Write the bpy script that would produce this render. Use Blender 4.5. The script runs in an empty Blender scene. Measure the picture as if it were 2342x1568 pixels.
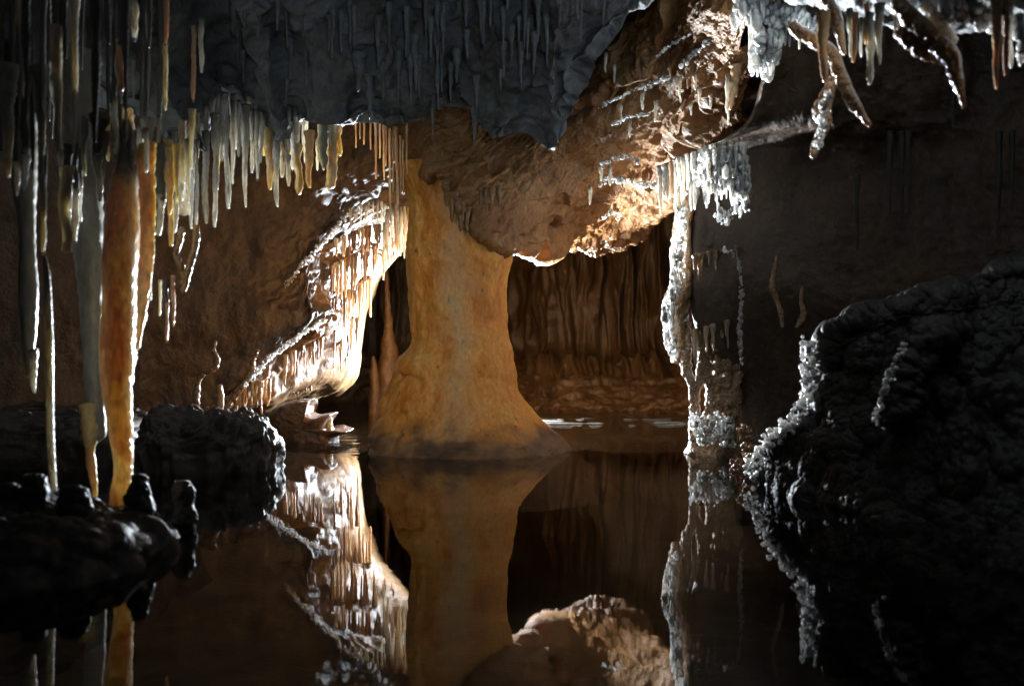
import bpy, math, random
import numpy as np
from mathutils import Vector

random.seed(7)
RNG = np.random.default_rng(11)
SC = bpy.context.scene
COL = SC.collection
F = 2277.0            # focal length in sketch units (35 mm lens, 2342 units across)
CU, CV = 1171.0, 784.0
H = 0.635             # camera height above the pool

def W(u, v, d):
    return np.array([(u - CU) * d / F, d, H + (CV - v) * d / F])

# ------------------------------------------------------------------ noise
_perm = RNG.permutation(256)
_perm = np.concatenate([_perm, _perm, _perm]).astype(np.int64)
_G = RNG.normal(size=(256, 3)); _G /= np.linalg.norm(_G, axis=1)[:, None]
_R = RNG.random((256, 3))

def _h(ix, iy, iz):
    return _perm[_perm[_perm[ix & 255] + (iy & 255)] + (iz & 255)]

def perlin(P):
    i = np.floor(P).astype(np.int64); f = P - i
    w = f * f * f * (f * (f * 6 - 15) + 10)
    out = np.zeros(len(P))
    for dx in (0, 1):
        wx = w[:, 0] if dx else 1 - w[:, 0]
        for dy in (0, 1):
            wy = w[:, 1] if dy else 1 - w[:, 1]
            for dz in (0, 1):
                wz = w[:, 2] if dz else 1 - w[:, 2]
                g = _G[_h(i[:, 0] + dx, i[:, 1] + dy, i[:, 2] + dz)]
                dot = g[:, 0] * (f[:, 0] - dx) + g[:, 1] * (f[:, 1] - dy) + g[:, 2] * (f[:, 2] - dz)
                out += wx * wy * wz * dot
    return out * 1.6

def fbm(P, freq=1.0, octv=4, gain=0.5, off=0.0):
    P = np.asarray(P) * freq + off
    a, s = 1.0, 0.0
    out = np.zeros(len(P))
    for _ in range(octv):
        out += a * perlin(P); s += a
        P = P * 2.03 + 17.3; a *= gain
    return out / s

def ridge(P, freq=1.0, octv=3, gain=0.5, off=0.0):
    P = np.asarray(P) * freq + off
    a, s = 1.0, 0.0
    out = np.zeros(len(P))
    for _ in range(octv):
        out += a * (1 - 2 * np.abs(perlin(P))); s += a
        P = P * 2.03 + 9.1; a *= gain
    return out / s

def worley(P, freq=1.0, off=0.0):
    P = np.asarray(P) * freq + off
    i = np.floor(P).astype(np.int64); f = P - i
    best = np.full(len(P), 9.0)
    for dx in (-1, 0, 1):
        for dy in (-1, 0, 1):
            for dz in (-1, 0, 1):
                r = _R[_h(i[:, 0] + dx, i[:, 1] + dy, i[:, 2] + dz)]
                q = (r[:, 0] + dx - f[:, 0]) ** 2 + (r[:, 1] + dy - f[:, 1]) ** 2 + (r[:, 2] + dz - f[:, 2]) ** 2
                best = np.minimum(best, q)
    return np.sqrt(best)

def beads(P, freq, off=0.0):          # rounded knobs, 0..1
    w = worley(P, freq, off)
    return np.sqrt(np.clip(1 - (w / 0.72) ** 2, 0, 1))

def sstep(a, b, x):
    t = np.clip((x - a) / (b - a), 0, 1)
    return t * t * (3 - 2 * t)

# ------------------------------------------------------------------ mesh helpers
def make_object(name, verts, quads, mat, parent=None, tris=None, origin=None):
    verts = np.asarray(verts, dtype=np.float64)
    if origin is None: origin = np.zeros(3)
    me = bpy.data.meshes.new(name)
    nq = len(quads); nt = 0 if tris is None else len(tris)
    me.vertices.add(len(verts))
    me.vertices.foreach_set('co', (verts - origin).astype(np.float32).ravel())
    loops = np.asarray(quads, dtype=np.int32).ravel()
    starts = np.arange(nq, dtype=np.int32) * 4
    if nt:
        loops = np.concatenate([loops, np.asarray(tris, dtype=np.int32).ravel()])
        starts = np.concatenate([starts, nq * 4 + np.arange(nt, dtype=np.int32) * 3])
    me.loops.add(len(loops)); me.loops.foreach_set('vertex_index', loops)
    me.polygons.add(nq + nt); me.polygons.foreach_set('loop_start', starts)
    me.update(calc_edges=True)
    me.polygons.foreach_set('use_smooth', np.ones(nq + nt, dtype=bool))
    if mat is not None: me.materials.append(mat)
    o = bpy.data.objects.new(name, me)
    COL.objects.link(o)
    if parent is not None: o.parent = parent
    o.location = origin if parent is None else Vector(origin) - Vector(parent.location)
    return o

def grid_quads(n, m, wrap=False):
    j = np.arange(m if wrap else m - 1); i = np.arange(n - 1)
    I, J = np.meshgrid(i, j, indexing='ij'); J2 = (J + 1) % m
    return np.stack([I * m + J, I * m + J2, (I + 1) * m + J2, (I + 1) * m + J], -1).reshape(-1, 4)

def catmull(A, n):
    """resample control rows A (k, ...) to n rows"""
    A = np.asarray(A, dtype=float); k = len(A)
    t = np.linspace(0, k - 1, n); i = np.clip(np.floor(t).astype(int), 0, k - 2); f = t - i
    g = lambda q: A[np.clip(q, 0, k - 1)]
    f = f.reshape((-1,) + (1,) * (A.ndim - 1))
    p0, p1, p2, p3 = g(i - 1), g(i), g(i + 1), g(i + 2)
    return 0.5 * (2 * p1 + (p2 - p0) * f + (2 * p0 - 5 * p1 + 4 * p2 - p3) * f ** 2 + (3 * p1 - p0 - 3 * p2 + p3) * f ** 3)

def grid_normals(V, wrap=False):
    if wrap:
        dv = np.roll(V, -1, 1) - np.roll(V, 1, 1)
    else:
        dv = np.gradient(V, axis=1)
    du = np.gradient(V, axis=0)
    N = np.cross(du, dv)
    L = np.linalg.norm(N, axis=2, keepdims=True); L[L < 1e-9] = 1
    return N / L

def patch(name, ctrl, n, m, mat, disp, flip=1, world=False, parent=None, **tags):
    A = np.array([[p if world else W(*p) for p in row] for row in ctrl], dtype=float)
    V = catmull(A, n)
    V = np.swapaxes(catmull(np.swapaxes(V, 0, 1), m), 0, 1)
    N = grid_normals(V) * flip
    T, S = np.meshgrid(np.linspace(0, 1, n), np.linspace(0, 1, m), indexing='ij')
    P = V.reshape(-1, 3); Nf = N.reshape(-1, 3)
    D = disp(P, Nf, T.ravel(), S.ravel())
    P = P + (Nf * D[:, None] if D.ndim == 1 else D)
    o = make_object(name, P, grid_quads(n, m), mat, parent)
    tag(o, **tags)
    return o

def tag(o, label=None, cat=None, group=None, kind=None):
    if label: o['label'] = label
    if cat: o['category'] = cat
    if group: o['group'] = group
    if kind: o['kind'] = kind
    return o

def tube(name, pts, radii, mat, sides=14, n=40, disp=None, flat=1.0, parent=None, seed=0.0, origin=None, twist=0.0, level=False, **tags):
    """closed tube along world points; radii may be scalars or (rx, ry)."""
    pts = np.array(pts, dtype=float)
    R = np.array([(r, r * flat) if np.isscalar(r) else r for r in radii], dtype=float)
    C = catmull(pts, n); R = np.maximum(catmull(R, n), 0.0012)
    T = np.gradient(C, axis=0); T /= np.linalg.norm(T, axis=1)[:, None]
    if level: T[:] = (0, 0, -1)
    ref = np.array([0, 1, 0.0])
    X = np.cross(ref, T); L = np.linalg.norm(X, axis=1)[:, None]; L[L < 1e-6] = 1; X /= L
    Y = np.cross(T, X)
    th = np.linspace(0, 2 * math.pi, sides, endpoint=False)
    tw = np.linspace(0, twist, n)[:, None]
    c = np.cos(th[None, :] + tw)[..., None]; s = np.sin(th[None, :] + tw)[..., None]
    O = X[:, None] * c * R[:, 0][:, None, None] + Y[:, None] * s * R[:, 1][:, None, None]
    V = C[:, None, :] + O
    Nn = O / np.maximum(np.linalg.norm(O, axis=2, keepdims=True), 1e-9)
    P = V.reshape(-1, 3); Nf = Nn.reshape(-1, 3)
    if disp is not None:
        Rr = np.repeat(R.min(axis=1), sides)
        P = P + Nf * disp(P, Nf, Rr, np.repeat(np.linspace(0, 1, n), sides))[:, None]
    P = np.concatenate([P, [C[0] - T[0] * R[0].min() * 0.3], [C[-1] + T[-1] * R[-1].min() * 0.7]])
    q = grid_quads(n, sides, True)
    a, b = n * sides, n * sides + 1
    jj = np.arange(sides); j2 = (jj + 1) % sides
    tr = np.concatenate([np.stack([np.full(sides, a), j2, jj], -1),
                         np.stack([np.full(sides, b), (n - 1) * sides + jj, (n - 1) * sides + j2], -1)])
    if origin is None: origin = pts[0]
    o = make_object(name, P, q, mat, parent, tr, origin=np.array(origin))
    tag(o, **tags)
    return o

def blob(name, c, r, mat, disp, n=70, m=110, parent=None, squash=1.0, **tags):
    c = np.array(c, float); r = np.array(r, float)
    ph = np.linspace(0.02, math.pi - 0.02, n)[:, None]; th = np.linspace(0, 2 * math.pi, m, endpoint=False)[None]
    D = np.stack([np.sin(ph) * np.cos(th), np.sin(ph) * np.sin(th), np.cos(ph) * np.ones_like(th)], -1)
    e = np.sign(D) * np.abs(D) ** squash
    V = c + e * r
    Nn = D.reshape(-1, 3)
    P = V.reshape(-1, 3)
    P = P + Nn * disp(P)[:, None]
    P = np.concatenate([P, [P[:m].mean(0)], [P[-m:].mean(0)]])
    q = grid_quads(n, m, True)
    jj = np.arange(m); j2 = (jj + 1) % m
    tr = np.concatenate([np.stack([np.full(m, n * m), jj, j2], -1), np.stack([np.full(m, n * m + 1), (n - 1) * m + j2, (n - 1) * m + jj], -1)])
    o = make_object(name, P, q[:, ::-1], mat, parent, tr[:, ::-1], origin=np.array([c[0], c[1], c[2] - r[2]]))
    tag(o, **tags)
    return o

def cluster(name, poly, n, spread, rmin, rmax, mat, depth=.03, tall=1.0, parent=None, bias=1.6, **tags):
    """a crust of n small fused knobs scattered along the polyline of (u, v, d) points; spread in sketch units"""
    a, b = 7, 9
    ph = np.linspace(.05, math.pi - .05, a)[:, None]; th = np.linspace(0, 2 * math.pi, b, endpoint=False)[None]
    S = np.stack([np.sin(ph) * np.cos(th), np.sin(ph) * np.sin(th), np.cos(ph) + 0 * th], -1).reshape(-1, 3)
    q = grid_quads(a, b, True)[:, ::-1]
    Vs, Qs = [], []
    for i in range(n):
        p = along(poly, RNG.random())
        sx, sy = (spread if not np.isscalar(spread) else (spread, spread))
        c = W(p[0] + np.clip(RNG.normal(), -1.2, 1.2) * sx * .45, p[1] + np.clip(RNG.normal(), -1.2, 1.2) * sy * .45, p[2] + np.clip(RNG.normal(), -1.2, 1.2) * depth)
        r = rmin + (rmax - rmin) * RNG.random() ** bias
        sc = np.array([r, r, r * (1 + (tall - 1) * RNG.random())]) * RNG.uniform(.75, 1.25, 3)
        Vs.append(c + S * sc); Qs.append(q + i * a * b)
    P = np.concatenate(Vs); Nn = np.tile(S, (n, 1))
    P = P + Nn * (rmax * .35 * fbm(P, .8 / rmax, 3, .6, 3))[:, None]
    o = make_object(name, P, np.concatenate(Qs), mat, parent, origin=P.mean(0) if parent is None else np.array(parent.location))
    tag(o, **tags)
    return o

def along(poly, t):
    poly = np.array(poly, float); s = np.concatenate([[0], np.cumsum(np.hypot(*(poly[1:, :2] - poly[:-1, :2]).T))])
    return np.array([np.interp(t * s[-1], s, poly[:, i]) for i in range(3)])

# ------------------------------------------------------------------ materials
def material(name, stops, scale=3.0, stretch=(1, 1, 1), rough=(0.3, 0.55), bump=0.5, bump_d=0.012, bscale=40.0,
             sss=0.0, sss_r=(1, .5, .2), sss_s=0.03, spec=0.5, coat=0.0, detail=8.0, speck=None, knobs=0.0, kscale=90, root_shade=None):
    m = bpy.data.materials.new(name); m.use_nodes = True
    nt = m.node_tree; N = nt.nodes; L = nt.links
    b = N['Principled BSDF']
    geo = N.new('ShaderNodeNewGeometry')
    mp = N.new('ShaderNodeMapping'); mp.inputs['Scale'].default_value = stretch
    L.new(geo.outputs['Position'], mp.inputs['Vector'])
    n1 = N.new('ShaderNodeTexNoise'); n1.inputs['Scale'].default_value = scale; n1.inputs['Detail'].default_value = detail
    n1.inputs['Roughness'].default_value = 0.62; n1.inputs['Distortion'].default_value = 0.6
    L.new(mp.outputs[0], n1.inputs['Vector'])
    cr = N.new('ShaderNodeValToRGB')
    els = cr.color_ramp.elements
    while len(els) < len(stops): els.new(0.5)
    for e, (p, c) in zip(els, stops):
        e.position = p; e.color = (*c, 1)
    L.new(n1.outputs['Fac'], cr.inputs['Fac'])
    colour = cr.outputs['Color']
    if speck:
        n3 = N.new('ShaderNodeTexNoise'); n3.inputs['Scale'].default_value = speck[0]; n3.inputs['Detail'].default_value = 3
        L.new(mp.outputs[0], n3.inputs['Vector'])
        r3 = N.new('ShaderNodeMapRange'); r3.inputs['From Min'].default_value = speck[1]; r3.inputs['From Max'].default_value = speck[2]
        L.new(n3.outputs['Fac'], r3.inputs['Value'])
        mx = N.new('ShaderNodeMix'); mx.data_type = 'RGBA'
        L.new(r3.outputs[0], mx.inputs['Factor']); L.new(colour, mx.inputs['A']); mx.inputs['B'].default_value = (*speck[3], 1)
        colour = mx.outputs['Result']
    n4 = N.new('ShaderNodeTexNoise'); n4.inputs['Scale'].default_value = scale * 9; n4.inputs['Detail'].default_value = 5; n4.inputs['Roughness'].default_value = .7
    L.new(mp.outputs[0], n4.inputs['Vector'])
    r4 = N.new('ShaderNodeMapRange'); r4.inputs['From Min'].default_value = .28; r4.inputs['From Max'].default_value = .72
    r4.inputs['To Min'].default_value = .62; r4.inputs['To Max'].default_value = 1.30; L.new(n4.outputs['Fac'], r4.inputs['Value'])
    vm = N.new('ShaderNodeVectorMath'); vm.operation = 'SCALE'; L.new(colour, vm.inputs[0]); L.new(r4.outputs[0], vm.inputs['Scale'])
    colour = vm.outputs[0]
    if root_shade:                      # upper end painted darker, in place of shade towards the root
        tc = N.new('ShaderNodeTexCoord'); sg = N.new('ShaderNodeSeparateXYZ'); L.new(tc.outputs['Generated'], sg.inputs[0])
        ad = N.new('ShaderNodeMath'); ad.operation = 'MULTIPLY_ADD'; ad.inputs[1].default_value = .35; L.new(n1.outputs['Fac'], ad.inputs[0]); L.new(sg.outputs['Z'], ad.inputs[2])
        rs = N.new('ShaderNodeMapRange'); rs.interpolation_type = 'SMOOTHSTEP'; rs.inputs['From Min'].default_value = root_shade[0]; rs.inputs['From Max'].default_value = root_shade[1]
        L.new(ad.outputs[0], rs.inputs['Value'])
        ms = N.new('ShaderNodeMix'); ms.data_type = 'RGBA'; L.new(rs.outputs[0], ms.inputs['Factor']); L.new(colour, ms.inputs['A']); ms.inputs['B'].default_value = (*root_shade[2], 1)
        colour = ms.outputs['Result']
    L.new(colour, b.inputs['Base Color'])
    n2 = N.new('ShaderNodeTexNoise'); n2.inputs['Scale'].default_value = bscale; n2.inputs['Detail'].default_value = 6
    n2.inputs['Roughness'].default_value = 0.6
    L.new(mp.outputs[0], n2.inputs['Vector'])
    rr = N.new('ShaderNodeMapRange'); rr.inputs['From Min'].default_value = 0.3; rr.inputs['From Max'].default_value = 0.7
    rr.inputs['To Min'].default_value = rough[0]; rr.inputs['To Max'].default_value = rough[1]
    L.new(n1.outputs['Fac'], rr.inputs['Value']); L.new(rr.outputs[0], b.inputs['Roughness'])
    bp = N.new('ShaderNodeBump'); bp.inputs['Strength'].default_value = bump; bp.inputs['Distance'].default_value = bump_d
    hgt = n2.outputs['Fac']
    if knobs:
        vo = N.new('ShaderNodeTexVoronoi'); vo.inputs['Scale'].default_value = kscale
        L.new(geo.outputs['Position'], vo.inputs['Vector'])
        mm = N.new('ShaderNodeMath'); mm.operation = 'MULTIPLY_ADD'; mm.inputs[1].default_value = -knobs
        L.new(vo.outputs['Distance'], mm.inputs[0]); L.new(hgt, mm.inputs[2]); hgt = mm.outputs[0]
    L.new(hgt, bp.inputs['Height']); L.new(bp.outputs[0], b.inputs['Normal'])
    b.inputs['Specular IOR Level'].default_value = spec
    b.inputs['Coat Weight'].default_value = coat; b.inputs['Coat Roughness'].default_value = 0.12
    if sss:
        b.inputs['Subsurface Weight'].default_value = sss
        b.inputs['Subsurface Radius'].default_value = sss_r
        b.inputs['Subsurface Scale'].default_value = sss_s
    return m

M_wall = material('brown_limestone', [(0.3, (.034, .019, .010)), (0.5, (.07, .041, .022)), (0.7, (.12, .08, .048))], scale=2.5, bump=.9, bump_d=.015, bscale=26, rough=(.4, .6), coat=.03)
M_vault = material('tan_limestone', [(0.3, (.11, .045, .014)), (0.5, (.27, .125, .040)), (0.68, (.36, .21, .095))], scale=2.2, stretch=(1, 1, 1), bump=1.0, bump_d=.016, bscale=30, rough=(.35, .6), coat=.06)
M_ceil = material('grey_limestone', [(0.28, (.09, .075, .06)), (0.42, (.16, .165, .165)), (0.58, (.27, .29, .30)), (0.74, (.15, .22, .31))], scale=1.7, bump=1.0, bump_d=.016, bscale=26, rough=(.5, .7), coat=0)
M_dark = material('dark_mud_rock', [(0.3, (.04, .032, .026)), (0.6, (.09, .07, .055)), (0.75, (.14, .11, .085))], scale=3, bump=.8, bscale=30, rough=(.45, .65), coat=.08)
M_back = material('back_flowstone', [(0.3, (.055, .03, .014)), (0.5, (.115, .065, .03)), (0.7, (.17, .105, .057))], scale=3, stretch=(2, 2, .5), bump=.5, bscale=30)
M_mud = material('wet_mud', [(0.3, (.11, .055, .022)), (0.55, (.23, .12, .05)), (0.72, (.30, .19, .10))], scale=4, bump=.6, bscale=40, coat=.1)
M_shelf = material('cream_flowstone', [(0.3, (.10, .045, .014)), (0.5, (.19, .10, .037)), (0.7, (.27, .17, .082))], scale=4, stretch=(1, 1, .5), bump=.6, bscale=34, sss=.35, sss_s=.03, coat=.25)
M_cream = material('cream_calcite', [(0.3, (.62, .54, .42)), (0.5, (.76, .71, .62)), (0.7, (.84, .82, .77))], scale=6, stretch=(1, 1, .3), rough=(.22, .42), bump=.8, bscale=70, sss=.8, sss_r=(1, .93, .80), sss_s=.025, coat=.9, knobs=.4, kscale=80, root_shade=(.82, 1.22, (.10, .088, .07)))
M_orange = material('orange_calcite', [(0.3, (.42, .24, .10)), (0.5, (.56, .37, .20)), (0.7, (.68, .54, .38))], scale=5, stretch=(1, 1, .4), rough=(.25, .45), bump=.5, bscale=50, sss=.7, sss_r=(1, .8, .6), sss_s=.02, coat=.5)
M_column = material('orange_column_calcite', [(0.3, (.63, .43, .255)), (0.5, (.77, .59, .41)), (0.7, (.85, .72, .57))], scale=9, stretch=(1, 1, .4), rough=(.25, .45), bump=.5, bscale=50, sss=1.0, sss_r=(1, .81, .60), sss_s=.13, coat=.25, root_shade=(.92, 1.15, (.085, .075, .062)))
M_amber = material('amber_calcite', [(0.3, (.50, .32, .10)), (0.5, (.68, .50, .20)), (0.7, (.80, .68, .42))], scale=6, stretch=(1, 1, .4), rough=(.22, .42), bump=.5, bscale=60, sss=.9, sss_r=(1, .85, .5), sss_s=.03, coat=.5)
M_greystal = material('grey_calcite', [(0.3, (.20, .19, .16)), (0.5, (.34, .33, .29)), (0.7, (.48, .47, .43))], scale=5, stretch=(1, 1, .3), rough=(.25, .45), bump=.4, bscale=50, sss=.9, sss_r=(1, .85, .6), sss_s=.04, coat=.05)
M_shaded = material('shaded_calcite', [(0.3, (.05, .047, .042)), (0.5, (.09, .085, .075)), (0.7, (.14, .13, .11))], scale=5, stretch=(1, 1, .3), rough=(.3, .5), bump=.5, bscale=45)  # dark version of the calcite, its colour stands in for shade
M_ceilstal = material('dull_grey_calcite', [(0.3, (.12, .13, .135)), (0.5, (.22, .24, .25)), (0.7, (.30, .33, .34))], scale=5, bump=.4, bscale=40)
M_frost = material('frosted_calcite', [(0.3, (.55, .50, .44)), (0.5, (.74, .70, .64)), (0.7, (.84, .82, .80))], scale=6, rough=(.15, .4), bump=.8, bscale=70, sss=.9, sss_r=(1, .9, .8), sss_s=.04, coat=.5, knobs=.6, kscale=70)
M_crystal = material('clear_crystal_crust', [(0.3, (.66, .62, .56)), (0.5, (.8, .78, .74)), (0.7, (.88, .87, .86))], scale=8, rough=(.06, .22), bump=.25, bscale=90, sss=1.0, sss_r=(1, .95, .9), sss_s=.03, spec=.9, coat=1.0)
M_knob = material('knobbly_brown_calcite', [(0.3, (.30, .16, .07)), (0.5, (.44, .27, .14)), (0.7, (.58, .42, .27))], scale=6, rough=(.12, .3), bump=.8, bscale=60, sss=.5, sss_r=(1, .7, .45), sss_s=.02, coat=1.0, knobs=.6, kscale=90)
M_knobdark = material('knobbly_dark_calcite', [(0.3, (.04, .036, .032)), (0.5, (.075, .068, .06)), (0.7, (.12, .11, .10))], scale=5, rough=(.35, .6), bump=.35, bscale=40, coat=.12, knobs=.3, kscale=60)

M_bank = material('black_popcorn_rock', [(0.3, (.022, .019, .016)), (0.5, (.042, .036, .031)), (0.7, (.07, .062, .054))], scale=3, rough=(.45, .7), bump=.5, bscale=30, spec=.35)

def water_drop_mat():
    m = bpy.data.materials.new('water_drop'); m.use_nodes = True
    b = m.node_tree.nodes['Principled BSDF']
    b.inputs['Base Color'].default_value = (.9, .95, 1, 1); b.inputs['Roughness'].default_value = .03
    b.inputs['Transmission Weight'].default_value = .8; b.inputs['IOR'].default_value = 1.33
    return m
M_drop = water_drop_mat()

def pillar_material():
    m = material('orange_pillar_calcite', [(0.28, (.40, .13, .016)), (0.45, (.60, .24, .035)), (0.6, (.66, .33, .08)), (0.74, (.62, .42, .18))],
                 scale=5.5, stretch=(1, 1, .5), rough=(.45, .7), bump=.9, bscale=22, sss=.3, sss_r=(1, .45, .12), sss_s=.04, coat=.0,
                 speck=(26, .66, .74, (.20, .08, .02)))
    nt = m.node_tree; N = nt.nodes; L = nt.links; b = N['Principled BSDF']
    src = b.inputs['Base Color'].links[0].from_socket
    geo = N.new('ShaderNodeNewGeometry'); sp = N.new('ShaderNodeSeparateXYZ'); L.new(geo.outputs['Position'], sp.inputs[0])
    nz = N.new('ShaderNodeTexNoise'); nz.inputs['Scale'].default_value = 4; nz.inputs['Detail'].default_value = 6
    L.new(geo.outputs['Position'], nz.inputs['Vector'])
    # grey washed stripe down the middle of the shaft
    a = N.new('ShaderNodeMath'); a.operation = 'ADD'; a.inputs[1].default_value = .31
    L.new(sp.outputs['X'], a.inputs[0])
    w = N.new('ShaderNodeMath'); w.operation = 'MULTIPLY_ADD'; w.inputs[1].default_value = .36; w.inputs[2].default_value = -.18
    L.new(nz.outputs['Fac'], w.inputs[0])
    s = N.new('ShaderNodeMath'); s.operation = 'ADD'; L.new(a.outputs[0], s.inputs[0]); L.new(w.outputs[0], s.inputs[1])
    ab = N.new('ShaderNodeMath'); ab.operation = 'ABSOLUTE'; L.new(s.outputs[0], ab.inputs[0])
    mr = N.new('ShaderNodeMapRange'); mr.inputs['From Min'].default_value = .13; mr.inputs['From Max'].default_value = .02
    mr.inputs['To Max'].default_value = .36; L.new(ab.outputs[0], mr.inputs['Value'])
    mx = N.new('ShaderNodeMix'); mx.data_type = 'RGBA'; L.new(mr.outputs[0], mx.inputs['Factor']); L.new(src, mx.inputs['A'])
    mx.inputs['B'].default_value = (.40, .36, .25, 1)
    # mud-stained tide zone round the foot
    n4 = N.new('ShaderNodeTexNoise'); n4.inputs['Scale'].default_value = 7; n4.inputs['Detail'].default_value = 8
    L.new(geo.outputs['Position'], n4.inputs['Vector'])
    zz = N.new('ShaderNodeMath'); zz.operation = 'MULTIPLY_ADD'; zz.inputs[1].default_value = .34
    L.new(n4.outputs['Fac'], zz.inputs[0]); L.new(sp.outputs['Z'], zz.inputs[2])
    r5 = N.new('ShaderNodeMapRange'); r5.inputs['From Min'].default_value = .36; r5.inputs['From Max'].default_value = .24
    L.new(zz.outputs[0], r5.inputs['Value'])
    cr2 = N.new('ShaderNodeValToRGB'); L.new(n4.outputs['Fac'], cr2.inputs['Fac'])
    cr2.color_ramp.elements[0].position = .35; cr2.color_ramp.elements[0].color = (.075, .04, .018, 1)
    cr2.color_ramp.elements[1].position = .65; cr2.color_ramp.elements[1].color = (.24, .13, .06, 1)
    m2 = N.new('ShaderNodeMix'); m2.data_type = 'RGBA'
    L.new(r5.outputs[0], m2.inputs['Factor']); L.new(mx.outputs['Result'], m2.inputs['A']); L.new(cr2.outputs['Color'], m2.inputs['B'])
    L.new(m2.outputs['Result'], b.inputs['Base Color'])
    return m
M_pillar = pillar_material()

# ------------------------------------------------------------------ camera, lights, world
cam = bpy.data.cameras.new('camera'); co = bpy.data.objects.new('camera', cam); COL.objects.link(co)
co.location = (0, 0, H); co.rotation_euler = (math.radians(90), 0, 0)
cam.lens = 35.0; cam.sensor_width = 36.0; cam.clip_end = 200; cam.clip_start = .02
cam.dof.use_dof = True; cam.dof.focus_distance = 6.2; cam.dof.aperture_fstop = 2.3
SC.camera = co
w = bpy.data.worlds.new('World'); SC.world = w; w.use_nodes = True
w.node_tree.nodes['Background'].inputs[0].default_value = (.6, .8, 1, 1)
w.node_tree.nodes['Background'].inputs[1].default_value = 0.0
SC.view_settings.view_transform = 'Standard'; SC.view_settings.look = 'None'
SC.view_settings.exposure = 0; SC.view_settings.gamma = 1
SC.cycles.use_denoising = True
SC.cycles.max_bounces = 8; SC.cycles.diffuse_bounces = 1; SC.cycles.glossy_bounces = 4; SC.cycles.transparent_max_bounces = 12
SC.cycles.sample_clamp_indirect = 6; SC.cycles.caustics_reflective = False; SC.cycles.caustics_refractive = False

def spot(name, loc, target, energy, colour, angle, blend, size):
    l = bpy.data.lights.new(name, 'SPOT'); l.energy = energy; l.color = colour
    l.spot_size = math.radians(angle); l.spot_blend = blend; l.shadow_soft_size = size
    o = bpy.data.objects.new(name, l); COL.objects.link(o); o.location = loc
    o.rotation_euler = (Vector(target) - Vector(loc)).to_track_quat('-Z', 'Y').to_euler()
    return o
def behind(u, d, z):
    p = W(u, 0, d); p[2] = z
    return p
LA = behind(1050, 8.6, .50); LB = behind(1128, 8.6, .50)
spot('unseen_lamp', LA, (LA[0] - .1, 0, 1.1), 760, (.82, .91, 1.0), 172, .35, .05)
spot('unseen_lamp', LB, (LB[0] + .3, 0, 1.1), 620, (.82, .91, 1.0), 172, .35, .05)
LC = behind(1134, 7.0, .58)
spot('unseen_lamp', LC, (1.05, 6.0, 1.5), 560, (.84, .92, 1.0), 112, .5, .04)  # added behind the pillar to brighten the vault, no known source
LE = behind(1130, 6.95, .62)
spot('unseen_lamp', LE, (1.22, 4.2, 1.93), 1700, (.84, .92, 1.0), 32, .6, .04)  # extra unseen spot, added to brighten the upper right cluster
LD = behind(1002, 7.6, .52)
spot('unseen_lamp', LD, (-1.35, 4.0, 1.20), 1500, (.82, .91, 1.0), 48, .5, .04)  # added to light the left stalactites without burning out the shelf
spot('pillar_fill', (-0.75, -0.15, 1.15), W(1062, 815, 6), 300, (1.0, .89, .74), 23.5, 1.0, .06)  # added fill for the pillar face, no torch stands here
spot('ceiling_fill', (0.12, -0.12, 1.0), W(1100, 20, 6), 62, (.72, .89, 1.0), 42, 1.0, .06)  # second added fill, tinted blue for the dim ceiling

# ------------------------------------------------------------------ setting
def rockdisp(a=.05, b=.02, c=.008, f=1.6, off=0.0, aniso=(1, 1, 1), rid=0.0, rf=4.0):
    an = np.array(aniso, float)
    def fn(P, N, t, s):
        Q = P * an
        D = a * fbm(Q, f, 3, .5, off) + b * fbm(Q, f * 4, 3, .5, off + 5) + c * fbm(Q, f * 16, 3, .55, off + 9)
        if rid: D = D + rid * ridge(Q, rf, 3, .5, off + 3)
        return D
    return fn

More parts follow.
